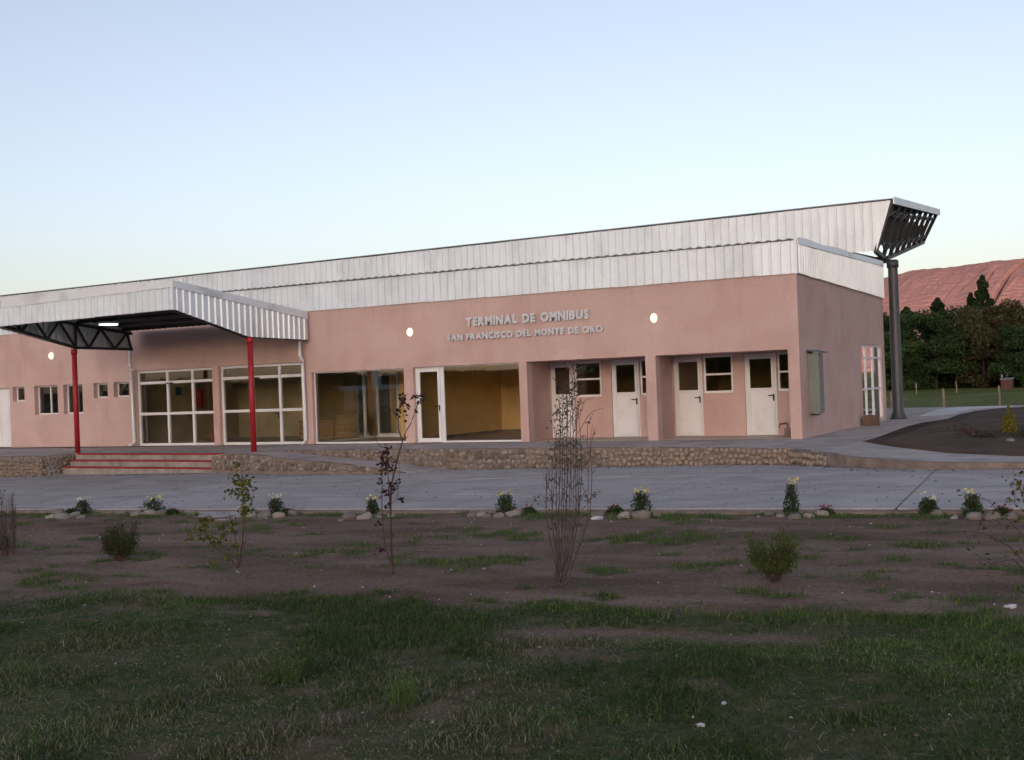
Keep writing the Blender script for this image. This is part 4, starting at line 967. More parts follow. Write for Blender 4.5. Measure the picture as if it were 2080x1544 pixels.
tree(-1.0, 114, FZ0, 8.0, 8.0, 'dark', 'dark tree just beyond the right edge of the row', 112)
tree(-17.6, 124, FZ0, 8.6, 8.0, 'dark', 'dark tree filling the gap between the column and the broad round tree', 114)
tree(4.0, 116, FZ0, 8.4, 7.5, 'round', 'rounded green tree outside the frame, first beyond the right edge', 115)
tree(10.5, 118, FZ0, 9.2, 8.0, 'brown', 'brownish loose tree outside the frame, second beyond the right edge', 116)
tree(17.5, 115, FZ0, 8.0, 8.0, 'dark', 'dark bushy tree outside the frame, third beyond the right edge', 117)
tree(-26.5, 124, FZ0, 9.0, 6.5, 'dark', 'dark tree wholly behind the terminal at the left end of the row', 113)
# low scrub along the foot of the trees
nrg = np.random.default_rng(55)
n = 60000; px_ = nrg.uniform(-34, 6, n); hgt = 2.6 + 3.2 * fbm(px_, px_ * 0, .6, 3); P = np.stack([px_, nrg.normal(124, 2.6, n), FZ0 + nrg.uniform(0, 1, n) ** 1.3 * hgt], -1)
V, F, cc = leaves(P, .28, tint(n, G_D + [(.05, .035, .03)]))
o = bpy.data.objects.new('undergrowth', np_mesh('undergrowth', V, F, M['leafcol'], cc)); COL.objects.link(o); setp(o, 'dark scrubby undergrowth along the foot of the far trees', 'undergrowth', kind='stuff')
# woodland across the road behind the photographer (mirrored in the glass)
n = 60000; a_ = nrg.uniform(-105, 60, n); top = 1.3 + 3.4 * fbm(a_, a_ * 0, .16, 4) ** 1.3 + .9 * fbm(a_, a_ * 0, .7, 5); P = np.stack([a_, nrg.normal(-84, 3, n), nrg.uniform(0, 1, n) ** .8 * top], -1)
V, F, cc = leaves(P, .9, tint(n, G_D + G_M))
o = bpy.data.objects.new('woodland', np_mesh('woodland', V, F, M['leafcol'], cc)); COL.objects.link(o); setp(o, 'dark belt of trees behind the photographer, mirrored in the terminal glass', 'woodland', kind='stuff')

# small shed and fence posts in the field
t = thing('shed', (-6.4, 106, FZ0), 'tiny red brown shed with a pale roof at the foot of the far trees', 'shed')
mb = MB(); mb.box(-7.0, -5.85, 105.5, 106.6, FZ0 - .1, FZ0 + .95); part('wall', mb, mat('shed_brick', (.13, .06, .055), .9, var=.3), t)
mb = MB(); mb.add([(-7.1, 105.4, FZ0 + .95), (-5.75, 105.4, FZ0 + .99), (-5.75, 106.7, FZ0 + 1.1), (-7.1, 106.7, FZ0 + 1.06), (-7.1, 105.4, FZ0 + 1.0), (-5.75, 105.4, FZ0 + 1.04), (-5.75, 106.7, FZ0 + 1.15), (-7.1, 106.7, FZ0 + 1.11)], [(0,3,2,1),(4,5,6,7),(0,1,5,4),(1,2,6,5),(2,3,7,6),(3,0,4,7)]); part('roof', mb, M['letter'] if False else M['roof_dark'], t)
mb = MB(); mb.box(-7.0, -6.85, 106, 106.15, FZ0 + 1.08, FZ0 + 1.5); part('water_tank', mb, M['box'], t)
mb = MB(); mb.beam((-6.5, 106, FZ0 + 1.05), (-6.35, 106, FZ0 + 1.6), .05); part('vent_pipe', mb, M['box'], t)
def post(x, y, h, r_, label, two=False):
    t = thing('fence_post', (x, y, 0), label, 'fence post', 'fence posts in the field'); zb = float(ground_h(x, y)) - .1
    t.location = (x, y, zb); mb = MB(); mb.tube([(x, y, zb), (x + .01, y, zb + .5 * h), (x - .01, y, zb + h)], [r_, r_ * .95, r_ * .85], 7); part('post', mb, M['wood'], t)
    return t, zb
post(-6.66, 45.5, 1.15, .07, 'pale wooden fence post between the building corner and the grey column')
post(-4.04, 48.0, 1.25, .09, 'weathered two toned fence post in the middle of the field')
post(-1.11, 50.3, 1.30, .07, 'straight pale fence post farthest right in the field')
post(-9.5, 92, 1.2, .06, 'small distant fence post left of the shed')
post(-13.2, 92, 1.2, .06, 'small distant fence post in front of the broad round tree')
# unseen stand-in for a pale vehicle, added to be mirrored in the shop glass
t = thing('reflection_stand_in', (-66, -76, 0), 'small pale house-shaped stand-in, added behind the camera for its reflection in the shop glass', 'house')
mb = MB(); mb.box(-68, -63.5, -77, -73, 0, 2.0); part('wall', mb, M['plaster'], t)
mb = MB(); mb.box(-68.4, -63.1, -77.3, -72.7, 2.0, 2.5); part('roof', mb, M['white_alu'], t)
mb = MB(); mb.box(-66.4, -65.2, -76, -75, 2.5, 4.2); part('chimney', mb, M['white_panel'], t)
mb = MB(); mb.box(-66.6, -65.6, -73.0, -72.96, .8, 1.6); part('window', mb, M['black_plastic'], t)

# ------------------------------------------------------------------ young trees and shrubs in front
RV = np.array([math.cos(YAW), math.sin(YAW), 0]); DV = np.array([-math.sin(YAW), math.cos(YAW), 0])
def stem_mb(mb, pts, r0, r1, n=6):
    k = len(pts); mb.tube(pts, [r0 + (r1 - r0) * i / (k - 1) for i in range(k)], n)
def sub(pts, k=4, jit=.006, r_=rng):
    out = []
    for a_, b_ in zip(pts[:-1], pts[1:]):
        a_, b_ = np.array(a_), np.array(b_)
        for i in range(k): out.append(tuple(a_ + (b_ - a_) * i / k + (np.array([r_.uniform(-jit, jit) for _ in range(3)]) if i else 0)))
    out.append(tuple(pts[-1])); return out
def plant(name, x, y, label, cat):
    z = float(ground_h(x, y)); return thing(name, (x, y, z), label, cat), np.array([x, y, z])
def loc3(b0, u, w, v): return tuple(b0 + RV * u + DV * v + np.array([0, 0, w]))        # u right, w up, v away (metres)
def leafy(parent, pts, size, cols, m='leafcol', name='leaves', aspect=.55):
    V, F, cc = leaves(np.array(pts), size, cols, aspect=aspect); return np_part(name, V, F, M[m], cc, parent)

# purple plum sapling (two thin stems, clusters of dark leaves)
nrg = np.random.default_rng(5); r_ = random.Random(5)
t, b0 = plant('purple_sapling', .96, -18.73, 'thin purple leaved sapling with a forked stem in front of the left shop window', 'sapling')
S = 1 / 209.5
def pp(px_, py_, v=0.0, o=(800, 1165)): return loc3(b0, (px_ - o[0]) * S + (o[1] - py_) * S * .038, (o[1] - py_) * S, v)
stems = [([(798, 1165), (796, 1130), (793, 1060), (794, 985), (806, 930), (817, 893)], .011, .006, 0), ([(817, 893), (822, 880), (838, 848), (846, 830), (851, 812)], .006, .003, -.05),
         ([(817, 893), (809, 870), (807, 840), (813, 815), (822, 800)], .006, .003, .06), ([(795, 1140), (782, 1110), (777, 1070), (774, 1000), (773, 940), (776, 910)], .006, .003, .10),
         ([(793, 1050), (790, 990), (788, 950), (787, 900)], .006, .003, -.10), ([(817, 893), (828, 883)], .004, .002, .05), ([(794, 1020), (806, 1010), (810, 960), (806, 900)], .003, .0015, .12), ([(776, 905), (765, 895), (760, 880)], .003, .0015, .1),
         ([(807, 850), (790, 825), (778, 830)], .003, .0015, .05)]
mb = MB(); lp = []
for pts, ra, rb, v in stems:
    q = sub([pp(a_, c_, v * i / len(pts)) for i, (a_, c_) in enumerate(pts)], 3, .004, r_); stem_mb(mb, q, ra, rb)
part('stem', mb, M['bark'], t)
for cx_, cy_, rx_, ry_, n, v in [(820, 812, 13, 18, 34, .06), (810, 840, 12, 14, 16, .05), (850, 808, 12, 14, 30, -.05), (846, 832, 8, 5, 6, -.04), (780, 935, 14, 28, 85, .1), (790, 945, 18, 10, 30, 0), (787, 990, 16, 12, 34, -.05), (800, 985, 12, 10, 26, 0), (770, 975, 10, 6, 14, .1),
                                 (775, 880, 8, 6, 0, .1), (780, 825, 9, 10, 8, .05), (788, 1025, 10, 8, 16, 0), (812, 1012, 10, 6, 12, .1), (766, 1062, 8, 5, 10, .05), (768, 1115, 12, 6, 12, .05), (788, 915, 6, 14, 14, -.1)]:
    for k in range(n): lp.append(pp(cx_ + r_.gauss(0, rx_ * .55), cy_ + r_.gauss(0, ry_ * .55), v + r_.gauss(0, .04)))
leafy(t, lp, .042, tint(len(lp), [(.035, .014, .022), (.055, .018, .03), (.022, .014, .018), (.03, .035, .02)]), aspect=.65)
# yellow green sapling
nrg = np.random.default_rng(6); r_ = random.Random(6)
t, b0 = plant('yellow_sapling', -1.17, -18.55, 'yellow green leafy sapling with low side branches in front of the steps and ramp wall', 'sapling'); S = 1 / 190.2; O6 = (483, 1150)
stems = [([(482, 1150), (492, 1100), (494, 1060), (492, 1000), (490, 950), (478, 935)], .010, .003, 0), ([(483, 1150), (480, 1110), (470, 1070), (462, 1040)], .006, .003, .1), ([(482, 1150), (470, 1135), (445, 1115), (425, 1095), (405, 1080), (385, 1085)], .006, .0025, .12),
         ([(483, 1150), (495, 1120), (502, 1080), (500, 1040)], .005, .002, -.1), ([(425, 1095), (412, 1070), (408, 1055)], .003, .0015, .15), ([(470, 1130), (455, 1100), (452, 1080)], .003, .0015, .05), ([(440, 1110), (452, 1090), (447, 1060), (436, 1060)], .003, .0015, .2)]
mb = MB(); lp = []
for pts, ra, rb, v in stems: stem_mb(mb, sub([pp(a_, c_, v * i / len(pts), O6) for i, (a_, c_) in enumerate(pts)], 3, .004, r_), ra, rb)
part('stem', mb, M['bark'], t)
for cx_, cy_, rx_, ry_, n, v in [(492, 975, 19, 12, 80, 0), (486, 990, 20, 8, 40, 0), (483, 1003, 16, 10, 34, 0), (503, 1008, 12, 16, 42, 0), (497, 1032, 14, 12, 70, 0), (478, 940, 6, 8, 12, 0), (480, 962, 12, 6, 10, 0), (405, 1065, 14, 16, 70, .12), (402, 1090, 16, 6, 30, .12), (415, 1050, 8, 5, 12, .12),
                                 (375, 1085, 12, 10, 22, .15), (450, 1085, 18, 14, 44, .1), (470, 1070, 10, 18, 40, .05), (478, 1105, 16, 10, 26, 0), (436, 1100, 12, 8, 16, .1), (387, 1040, 8, 6, 10, .12), (455, 1130, 12, 8, 10, 0), (434, 1068, 12, 8, 12, .2)]:
    for k in range(n): lp.append(pp(cx_ + r_.gauss(0, rx_ * .55), cy_ + r_.gauss(0, ry_ * .55), v + r_.gauss(0, .05), O6))
leafy(t, lp, .046, tint(len(lp), [(.10, .105, .018), (.05, .075, .02), (.15, .13, .02), (.035, .06, .02)]), aspect=.7)
# tall many stemmed bare shrub
nrg = np.random.default_rng(8); r_ = random.Random(8)
t, b0 = plant('twiggy_shrub', 2.91, -19.06, 'tall bare many stemmed shrub with a few small leaves in front of the first recess', 'shrub'); S = 1 / 234.5; O8 = (1135, 1188)
tops = [(1152, 770, 0), (1122, 860, 0), (1116, 900, .05), (1133, 800, -.05), (1141, 790, .03), (1150, 780, 0), (1158, 800, -.04), (1165, 760, .05), (1172, 830, 0), (1185, 840, .1), (1200, 865, .05), (1128, 880, -.1), (1107, 955, .1), (1145, 850, .12), (1180, 900, -.08), (1137, 830, .1), (1160, 850, -.1), (1205, 870, -.05), (1176, 820, .1)]
mb = MB(); lp = []; tw = []
for k, (tx_, ty_, v) in enumerate(tops):
    bx_ = 1135 + r_.uniform(-14, 18); tx_ = 1148 + (tx_ - 1148) * .86; sp_ = tx_ + (tx_ - 1148) * .02
    pts = [(bx_, 1188), (1135 + (sp_ - 1135) * .55 + r_.uniform(-3, 3), 1130), (sp_ + r_.uniform(-4, 4) - 2, 1050), (sp_ + r_.uniform(-3, 3), 960), (tx_, ty_ + 40), (tx_ + r_.uniform(-6, 10), ty_)]
    q = sub([pp(a_, c_, v * 1.6 * min(1, i / 3), O8) for i, (a_, c_) in enumerate(pts)], 3, .004, r_); stem_mb(mb, q, r_.uniform(.0042, .006), .0022, 5)
    for _ in range(9):
        i = r_.randrange(5, len(q)); a_ = np.array(q[i]); d_ = RV * r_.uniform(-.10, .12) + DV * r_.uniform(-.08, .08) + np.array([0, 0, r_.uniform(.04, .16)])
        stem_mb(mb, [tuple(a_), tuple(a_ + d_ * .5), tuple(a_ + d_)], .0022, .001, 4); tw.append(a_ + d_)
        for m_ in range(2): lp.append(tuple(a_ + d_ * r_.uniform(.4, 1.1)))
for pts in ([(1160, 860), (1168, 815), (1164, 780), (1172, 760), (1190, 745)], [(1165, 830), (1190, 812), (1208, 808)], [(1172, 880), (1190, 850), (1205, 835), (1225, 831)], [(1145, 830), (1160, 800), (1168, 775), (1175, 750)], [(1196, 940), (1200, 880), (1204, 862)], [(1120, 1000), (1108, 975), (1100, 952)], [(1108, 1010), (1096, 1000), (1082, 1018)]):
    stem_mb(mb, sub([pp(a_, c_, .02 * i, O8) for i, (a_, c_) in enumerate(pts)], 2, .004, r_), .003, .0012, 4)
part('stem', mb, M['bark_grey'], t)
for cx_, cy_, rx_, ry_, n, v in [(1180, 750, 18, 9, 60, .1), (1168, 785, 12, 14, 50, 0), (1160, 800, 8, 10, 16, 0), (1140, 870, 18, 20, 70, 0), (1130, 840, 10, 14, 50, 0), (1150, 820, 14, 16, 60, 0), (1145, 930, 24, 22, 70, 0), (1193, 858, 4, 3, 6, 0), (1185, 885, 6, 5, 8, 0), (1160, 900, 14, 14, 30, 0), (1135, 900, 10, 10, 26, 0), (1090, 1008, 12, 10, 12, .1), (1130, 1098, 8, 4, 10, 0), (1155, 985, 12, 16, 10, 0), (1178, 1010, 6, 8, 10, 0)]:
    for k in range(n): lp.append(pp(cx_ + r_.gauss(0, rx_ * .6), cy_ + r_.gauss(0, ry_ * .6), v + r_.gauss(0, .06), O8))
leafy(t, lp, .026, tint(len(lp), [(.045, .065, .028), (.07, .085, .045), (.03, .045, .02)]), aspect=.6)
# twiggy shrub cut by the left edge
nrg = np.random.default_rng(9); r_ = random.Random(9)
t, b0 = plant('twiggy_shrub', -5.08, -18.36, 'bare upright twiggy shrub cut off by the left edge of the photo', 'shrub'); mb = MB(); lp = []
for k in range(40):
    u0 = r_.uniform(-.08, .12); u1 = r_.uniform(-.25, .13); v1 = r_.uniform(-.15, .15); h_ = r_.uniform(.55, .86)
    q = sub([loc3(b0, u0, 0, 0), loc3(b0, u0 * .3 + u1 * .9, h_ * .5, v1 * .8), loc3(b0, u1, h_, v1)], 3, .006, r_); stem_mb(mb, q, .006, .002, 5)
    for _ in range(6): lp.append(tuple(np.array(q[r_.randrange(3, len(q))]) + np.array([r_.gauss(0, .02) for _ in range(3)])))
part('stem', mb, M['bark_grey'], t); leafy(t, lp, .025, tint(len(lp), [(.045, .05, .025), (.05, .04, .03)]))
# sparse shrub at the right edge
nrg = np.random.default_rng(10); r_ = random.Random(10)
t, b0 = plant('sparse_shrub', 6.62, -18.05, 'sparse shrub with yellowish leaves cut off by the right edge of the photo', 'shrub'); S = 1 / 258.; O10 = (2095, 1178)
stems = [([(2095, 1178), (2085, 1110), (2075, 1040), (2066, 1000), (2050, 965)], .007), ([(2095, 1178), (2075, 1140), (2050, 1110), (2010, 1085), (1975, 1080)], .006), ([(2095, 1178), (2070, 1160), (2040, 1130), (1990, 1135), (1950, 1110)], .005),
         ([(2095, 1178), (2092, 1090), (2085, 1000), (2080, 930)], .007), ([(2085, 1110), (2050, 1060), (2010, 1015), (1965, 1000)], .004), ([(2075, 1040), (2048, 1020), (2045, 990)], .003), ([(2095, 1178), (2130, 1100), (2140, 1000), (2150, 930)], .008), ([(2095, 1178), (2110, 1080), (2105, 980), (2110, 920)], .006), ([(2066, 1000), (2060, 985), (2040, 972)], .003)]
mb = MB(); lp = []
for k, (pts, ra) in enumerate(stems):
    q = sub([pp(a_, c_, .06 * math.sin(k * 2) * i, O10) for i, (a_, c_) in enumerate(pts)], 3, .006, r_); stem_mb(mb, q, ra, .002, 5)
    for _ in range(22): i = r_.randrange(len(q) // 3, len(q)); lp.append(tuple(np.array(q[i]) + np.array([r_.gauss(0, .035) for _ in range(3)])))
part('stem', mb, M['bark'], t); leafy(t, lp, .042, tint(len(lp), [(.07, .07, .02), (.13, .11, .02), (.035, .05, .02), (.06, .035, .02)]), aspect=.5)
# two dense broom like shrubs
def broom(x, y, w_, h_, label, seed, base, brown, lobes, n=1050):
    global nrg
    nrg = np.random.default_rng(seed); r_ = random.Random(seed)
    t, b0 = plant('bushy_shrub', x, y, label, 'shrub'); mb = MB(); lp = []; cl = []
    for k in range(n):
        lu, lw, ls = lobes[r_.randrange(len(lobes))]
        u = (lu + r_.gauss(0, ls)) * w_; v = r_.gauss(0, .3) * w_ * .5; hh = h_ * min(1.05, max(.3, lw * r_.uniform(.45, 1.03)))
        a_ = r_.uniform(-.10, .10) * w_; q = [loc3(b0, a_ * .6, 0, 0), loc3(b0, a_ + u * .55, hh * .5, v * .5), loc3(b0, u, hh, v)]
        if k < 110: stem_mb(mb, sub(q, 2, .006, r_), .0035, .001, 4)
        f = r_.uniform(.42, 1.0); p_ = np.array(q[0]) * (1 - f) ** 2 + 2 * np.array(q[1]) * f * (1 - f) + np.array(q[2]) * f * f
        for m_ in range(5): lp.append(tuple(p_ + np.array([r_.gauss(0, .016) for _ in range(3)]))); cl.append(f)
    part('stem', mb, M['bark'], t); C = tint(len(lp), base); 
    V, F, cc = leaves(np.array(lp), .026, C, tilt=2.5, aspect=.35); np_part('foliage', V, F, M['leafcol'], cc, t)
    # ring of disturbed soil
broom(-3.02, -18.45, .44, .50, 'dense dark green bushy shrub with several round heads, left of the yellow sapling', 21, [(.022, .042, .016), (.035, .055, .018), (.05, .05, .02)], 0, [(-.26, .98, .09), (-.05, .90, .09), (.10, .78, .12), (.42, .90, .05), (.34, .62, .06), (-.46, .70, .035), (0, .5, .15)])
broom(4.68, -18.62, .44, .46, 'dense light green bushy shrub standing alone on the right of the soil strip', 22, [(.05, .085, .02), (.07, .10, .025), (.045, .06, .025)], 0, [(.34, 1.0, .07), (.16, .95, .09), (-.06, .86, .10), (-.28, .80, .08), (.1, .6, .16), (.38, .72, .05), (-.46, .90, .03)])

# ------------------------------------------------------------------ flower clumps with river stones along the road
def flower_clump(x, y, w_, h_, label, col, nf, seed, stalk=.0, extra=None):
    global nrg
    nrg = np.random.default_rng(seed); r_ = random.Random(seed); t, b0 = plant('flowering_plant', x, y, label, 'plant')
    mb = MB(); lp = []
    for k in range(40):
        a_ = r_.uniform(0, 6.28); rr = w_ * .5 * math.sqrt(r_.random()); q = [tuple(b0), loc3(b0, math.cos(a_) * rr * .5, h_ * .5, math.sin(a_) * rr * .5), loc3(b0, math.cos(a_) * rr, h_ * r_.uniform(.7, 1), math.sin(a_) * rr)]
        stem_mb(mb, q, .003, .0015, 4)
    part('stem', mb, M['bark'], t)
    for k in range(620):
        a_ = r_.uniform(0, 6.28); f = r_.random(); rr = w_ * .5 * math.sqrt(r_.random()) * math.sin(math.pi * min(.95, .18 + .72 * f)) ** .5; lp.append(loc3(b0, math.cos(a_) * rr * (1.25 - .5 * f) + .15 * w_ * math.sin(seed), f * h_ * (.98 - .25 * math.sin(a_ * 2 + seed) ** 2), math.sin(a_) * rr))
    leafy(t, lp, .036, tint(len(lp), [(.022, .050, .018), (.034, .068, .022), (.024, .042, .016)]), name='leaves')
    fm = MB()
    for k in range(nf):
        a_ = r_.uniform(0, 6.28); rr = w_ * .45 * math.sqrt(r_.random()); p_ = Vector(loc3(b0, math.cos(a_) * rr, h_ + stalk + r_.uniform(-.04, .04), math.sin(a_) * rr)); o_ = len(fm.v); R_ = r_.uniform(.014, .023); tl = Vector((r_.uniform(-.5, .5), -1, r_.uniform(.3, 1.4))).normalized()
        a1 = tl.orthogonal().normalized(); a2 = tl.cross(a1)
        fm.v.append(tuple(p_ + tl * .006))
        for i in range(10): th = 6.283 * i / 10; rr_ = R_ * (1 if i % 2 else .7); fm.v.append(tuple(p_ + (a1 * math.cos(th) + a2 * math.sin(th)) * rr_))
        for i in range(10): fm.f.append((o_, o_ + 1 + i, o_ + 1 + (i + 1) % 10))
    setp(part('flowers', fm, M[col], t), kind='stuff')
    return t
M['f_yel'] = mat('yellow_petals', (.55, .50, .12), .7); M['f_wht'] = mat('cream_petals', (.48, .48, .36), .7); M['f_red'] = mat('magenta_petals', (.16, .02, .04), .7); M['f_pnk'] = mat('pink_petals', (.24, .10, .12), .7)
FC = [(-9.62, -13.10, .30, .26, 'leftmost clump of daisies by the road, cream flowers over a round dark bush', 'f_wht', 12), (-7.93, -13.06, .42, .30, 'broad clump of pale yellow flowers left of the concrete notch in the road edge', 'f_yel', 16),
      (-5.20, -13.12, .30, .28, 'clump of cream flowers behind the yellow sapling, right of the concrete notch', 'f_wht', 14), (-3.38, -13.0, .20, .26, 'small clump of bright yellow flowers just left of the purple sapling', 'f_yel', 8),
      (-.98, -13.02, .30, .29, 'round leafy clump with few yellow flowers, midway between purple sapling and tall bare shrub', 'f_yel', 7), (1.18, -12.98, .28, .31, 'leafy clump topped with yellow flowers, right of the tall bare shrub', 'f_yel', 12),
      (3.30, -12.97, .20, .40, 'tall narrow clump with bright yellow flowers above the light green shrub', 'f_yel', 8), (5.02, -13.05, .26, .22, 'low clump of white flowers near the right edge', 'f_wht', 9), (5.50, -13.05, .24, .26, 'feathery clump with few yellow flowers, rightmost along the road', 'f_yel', 5)]
for i, (x, y, w_, h_, lb, col, nf) in enumerate(FC): flower_clump(x, y, w_, h_, lb, col, nf, 300 + i, .01)
for i, (x, y, col, lb) in enumerate([(-10.0, -13.05, 'f_red', 'low red brown flower tuft left of the leftmost daisy clump'), (-7.45, -13.1, 'f_pnk', 'low pink flowered tuft right of the broad pale yellow clump'), (-4.85, -13.22, 'f_red', 'low tuft with scarlet flowers right of the cream clump behind the yellow sapling'),
                                (-.55, -13.1, 'f_red', 'low magenta tuft right of the round leafy clump'), (.80, -13.1, 'f_pnk', 'low pink flowered tuft right of the tall bare shrub'), (3.72, -13.02, 'f_red', 'low magenta tuft right of the tall narrow yellow clump'), (5.85, -12.99, 'f_red', 'low magenta tuft at the right edge by the road')]):
    flower_clump(x, y, .22, .10, lb, col, 7, 400 + i)
rows = [('leftmost daisy clump', [(127, 1053, 34), (152, 1048, 26), (103, 1051, 22), (165, 1050, 20), (118, 1043, 30), (131, 1047, 20)]),
        ('broad pale yellow flower clump', [(262, 1040, 22), (276, 1045, 22), (288, 1044, 18), (307, 1043, 30), (331, 1042, 28), (351, 1037, 22)]),
        ('cream clump behind the sapling', [(510, 1049, 24), (537, 1050, 32), (566, 1050, 28), (593, 1044, 26)]),
        ('small clump beside the purple sapling', [(710, 1051, 34), (741, 1053, 34), (768, 1050, 20), (795, 1047, 18), (692, 1057, 14)]),
        ('round leafy clump', [(960, 1050, 26), (975, 1049, 28), (990, 1052, 22), (1014, 1052, 26), (1042, 1049, 34), (1072, 1043, 28)]),
        ('yellow clump right of the bare shrub', [(1214, 1050, 30), (1268, 1052, 32), (1303, 1052, 42), (1335, 1049, 18)]),
        ('tall narrow yellow clump', [(1563, 1045, 24), (1585, 1050, 20), (1614, 1052, 28), (1643, 1050, 26), (1670, 1046, 30)]),
        ('white flower clump at the right', [(1905, 1043, 30), (1938, 1054, 18), (1980, 1053, 38), (2016, 1054, 36), (2052, 1052, 38)])]
cC = np.array(cam.location); fpx = 2411.81; Rm = np.array(cam.matrix_basis.to_3x3()) if False else np.array(Matrix.Rotation(YAW, 3, 'Z') @ Matrix.Rotation(R(90.197), 3, 'X') @ Matrix.Rotation(R(-2.15), 3, 'Z'))
def to_ground(px_, py_):
    d_ = Rm @ np.array([px_ - 1040, 772 - py_, -fpx]); z_ = .2
    for _ in range(30): s_ = (z_ - cC[2]) / d_[2]; P_ = cC + d_ * s_; z_ = .5 * z_ + .5 * float(soil_z(P_[0], P_[1]))
    return P_, s_ * 1.0
ordn = ['first', 'second', 'third', 'fourth', 'fifth', 'sixth']
for cl, st_ in rows:
    order = sorted(range(len(st_)), key=lambda i: st_[i][0])
    for rank, i in enumerate(order):
        px_, py_, wd = st_[i]; P_, s_ = to_ground(px_, py_ + 1); P_[1] = min(P_[1], -13.1); P_[2] = float(ground_h(P_[0], P_[1])); w_ = wd * s_ * .92
        o = inst('edging_stone', COBP[(i * 3 + int(px_)) % 5], None, (P_[0], P_[1], P_[2] + w_ * .10), (rng.uniform(-.2, .2), rng.uniform(-.2, .2), YAW + rng.uniform(-.4, .4)), (w_ * .56, w_ * .42, w_ * .36))
        setp(o, '%s river stone from the left edging the %s' % (ordn[rank], cl), 'stone', 'river stones edging the flower clumps')
# crumpled white bag and litter
def litter(x, y, s_, label, seed):
    import bmesh
    bm = bmesh.new(); bmesh.ops.create_icosphere(bm, subdivisions=2, radius=1)
    for v in bm.verts: k = noise.noise(v.co * 2.3 + Vector((seed, 0, 0))); v.co = v.co * (1 + k * .9); v.co.z *= .5
    me = bpy.data.meshes.new('litter'); bm.to_mesh(me); bm.free(); me.materials.append(M['paper'])
    z = float(ground_h(x, y)); o = inst('plastic_litter', me, None, (x, y, z + s_ * .22), (0, 0, seed), (s_, s_ * .6, s_ * .7)); setp(o, label, 'litter'); return o
P_, _ = to_ground(1212, 1058); litter(P_[0], P_[1], .09, 'crumpled white plastic bag lying beside the stones right of the tall bare shrub', 1.3)
P_, _ = to_ground(206, 1093); litter(P_[0], P_[1], .06, 'scrap of white paper lying left of the dark bushy shrub', 2.1)
P_, _ = to_ground(2055, 1234); litter(P_[0], P_[1], .045, 'white scrap on the soil at the right edge, above the lawn', 3.7)
P_, _ = to_ground(1470, 1430); litter(P_[0], P_[1], .022, 'white scrap lying in the dark grass right of centre', 4.9)
P_, _ = to_ground(1425, 1478); litter(P_[0], P_[1], .025, 'torn grey white scrap lowest in the lawn', 5.9)
P_, _ = to_ground(693, 1394); litter(P_[0], P_[1], .012, 'tiny white scrap in the grass right of the tall weeds', 6.3)
# conifer and flowers in the dark bed on the right
nrg = np.random.default_rng(31); r_ = random.Random(31)
t = thing('small_conifer', (4.55, .4, .48), 'small golden yellow conifer growing in the dark garden bed', 'conifer'); mb = MB(); mb.tube([(4.55, .4, .45), (4.55, .4, 1.0)], [.02, .008], 6); part('trunk', mb, M['bark'], t)
P = []
for lx, lh, lw in ((0, .72, .10), (-.10, .5, .07), (.11, .56, .07)):
    for k in range(900): f = r_.random(); a_ = r_.uniform(0, 6.28); rr = lw * (1 - f * .8) * (.5 + .5 * min(1, f * 6)); P.append((4.55 + lx + math.cos(a_) * rr * math.sqrt(r_.random()), .4 + math.sin(a_) * rr, .46 + f * lh))
V, F, cc = leaves(np.array(P), .045, tint(len(P), [(.22, .17, .02), (.15, .14, .02), (.09, .10, .02)]), tilt=2); np_part('crown', V, F, M['leafcol'], cc, t)
def bed_tuft(x, y, w_, h_, cols_, label, seed):
    global nrg
    nrg = np.random.default_rng(seed); t = thing('flowering_plant', (x, y, .46), label, 'plant'); P = nrg.normal(size=(350, 3)) * [w_ * .3, w_ * .3, h_ * .3] + [x, y, .46 + h_ * .45]; P[:, 2] = np.maximum(P[:, 2], .46)
    V, F, cc = leaves(P, .05, tint(350, cols_)); np_part('leaves', V, F, M['leafcol'], cc, t)
bed_tuft(3.75, -.3, .5, .28, [(.05, .015, .02), (.03, .03, .015), (.10, .03, .04)], 'dark reddish flower tuft at the left end of the garden bed planting', 41)
bed_tuft(4.2, -.9, .55, .22, [(.02, .04, .015), (.015, .03, .012), (.05, .02, .02)], 'low dark green tuft in front of the golden conifer', 42)
bed_tuft(5.0, -.6, .6, .26, [(.02, .04, .015), (.02, .03, .012)], 'dark green tuft right of the golden conifer', 43)
for i, (px_, py_, lb) in enumerate(((1958, 893, 'grey stone by the reddish tuft in the garden bed'), (1975, 888, 'second grey stone by the reddish tuft in the garden bed, farther right'), (2052, 898, 'small pale stone in front of the golden conifer'))):
    d_ = Rm @ np.array([px_ - 1040, 772 - py_, -fpx]); s_ = (.48 - cC[2]) / d_[2]; Q = cC + d_ * s_
    setp(inst('bed_stone', COBP[i], None, (Q[0], Q[1], .50), (0, 0, i), (.11, .09, .07)), lb, 'stone')

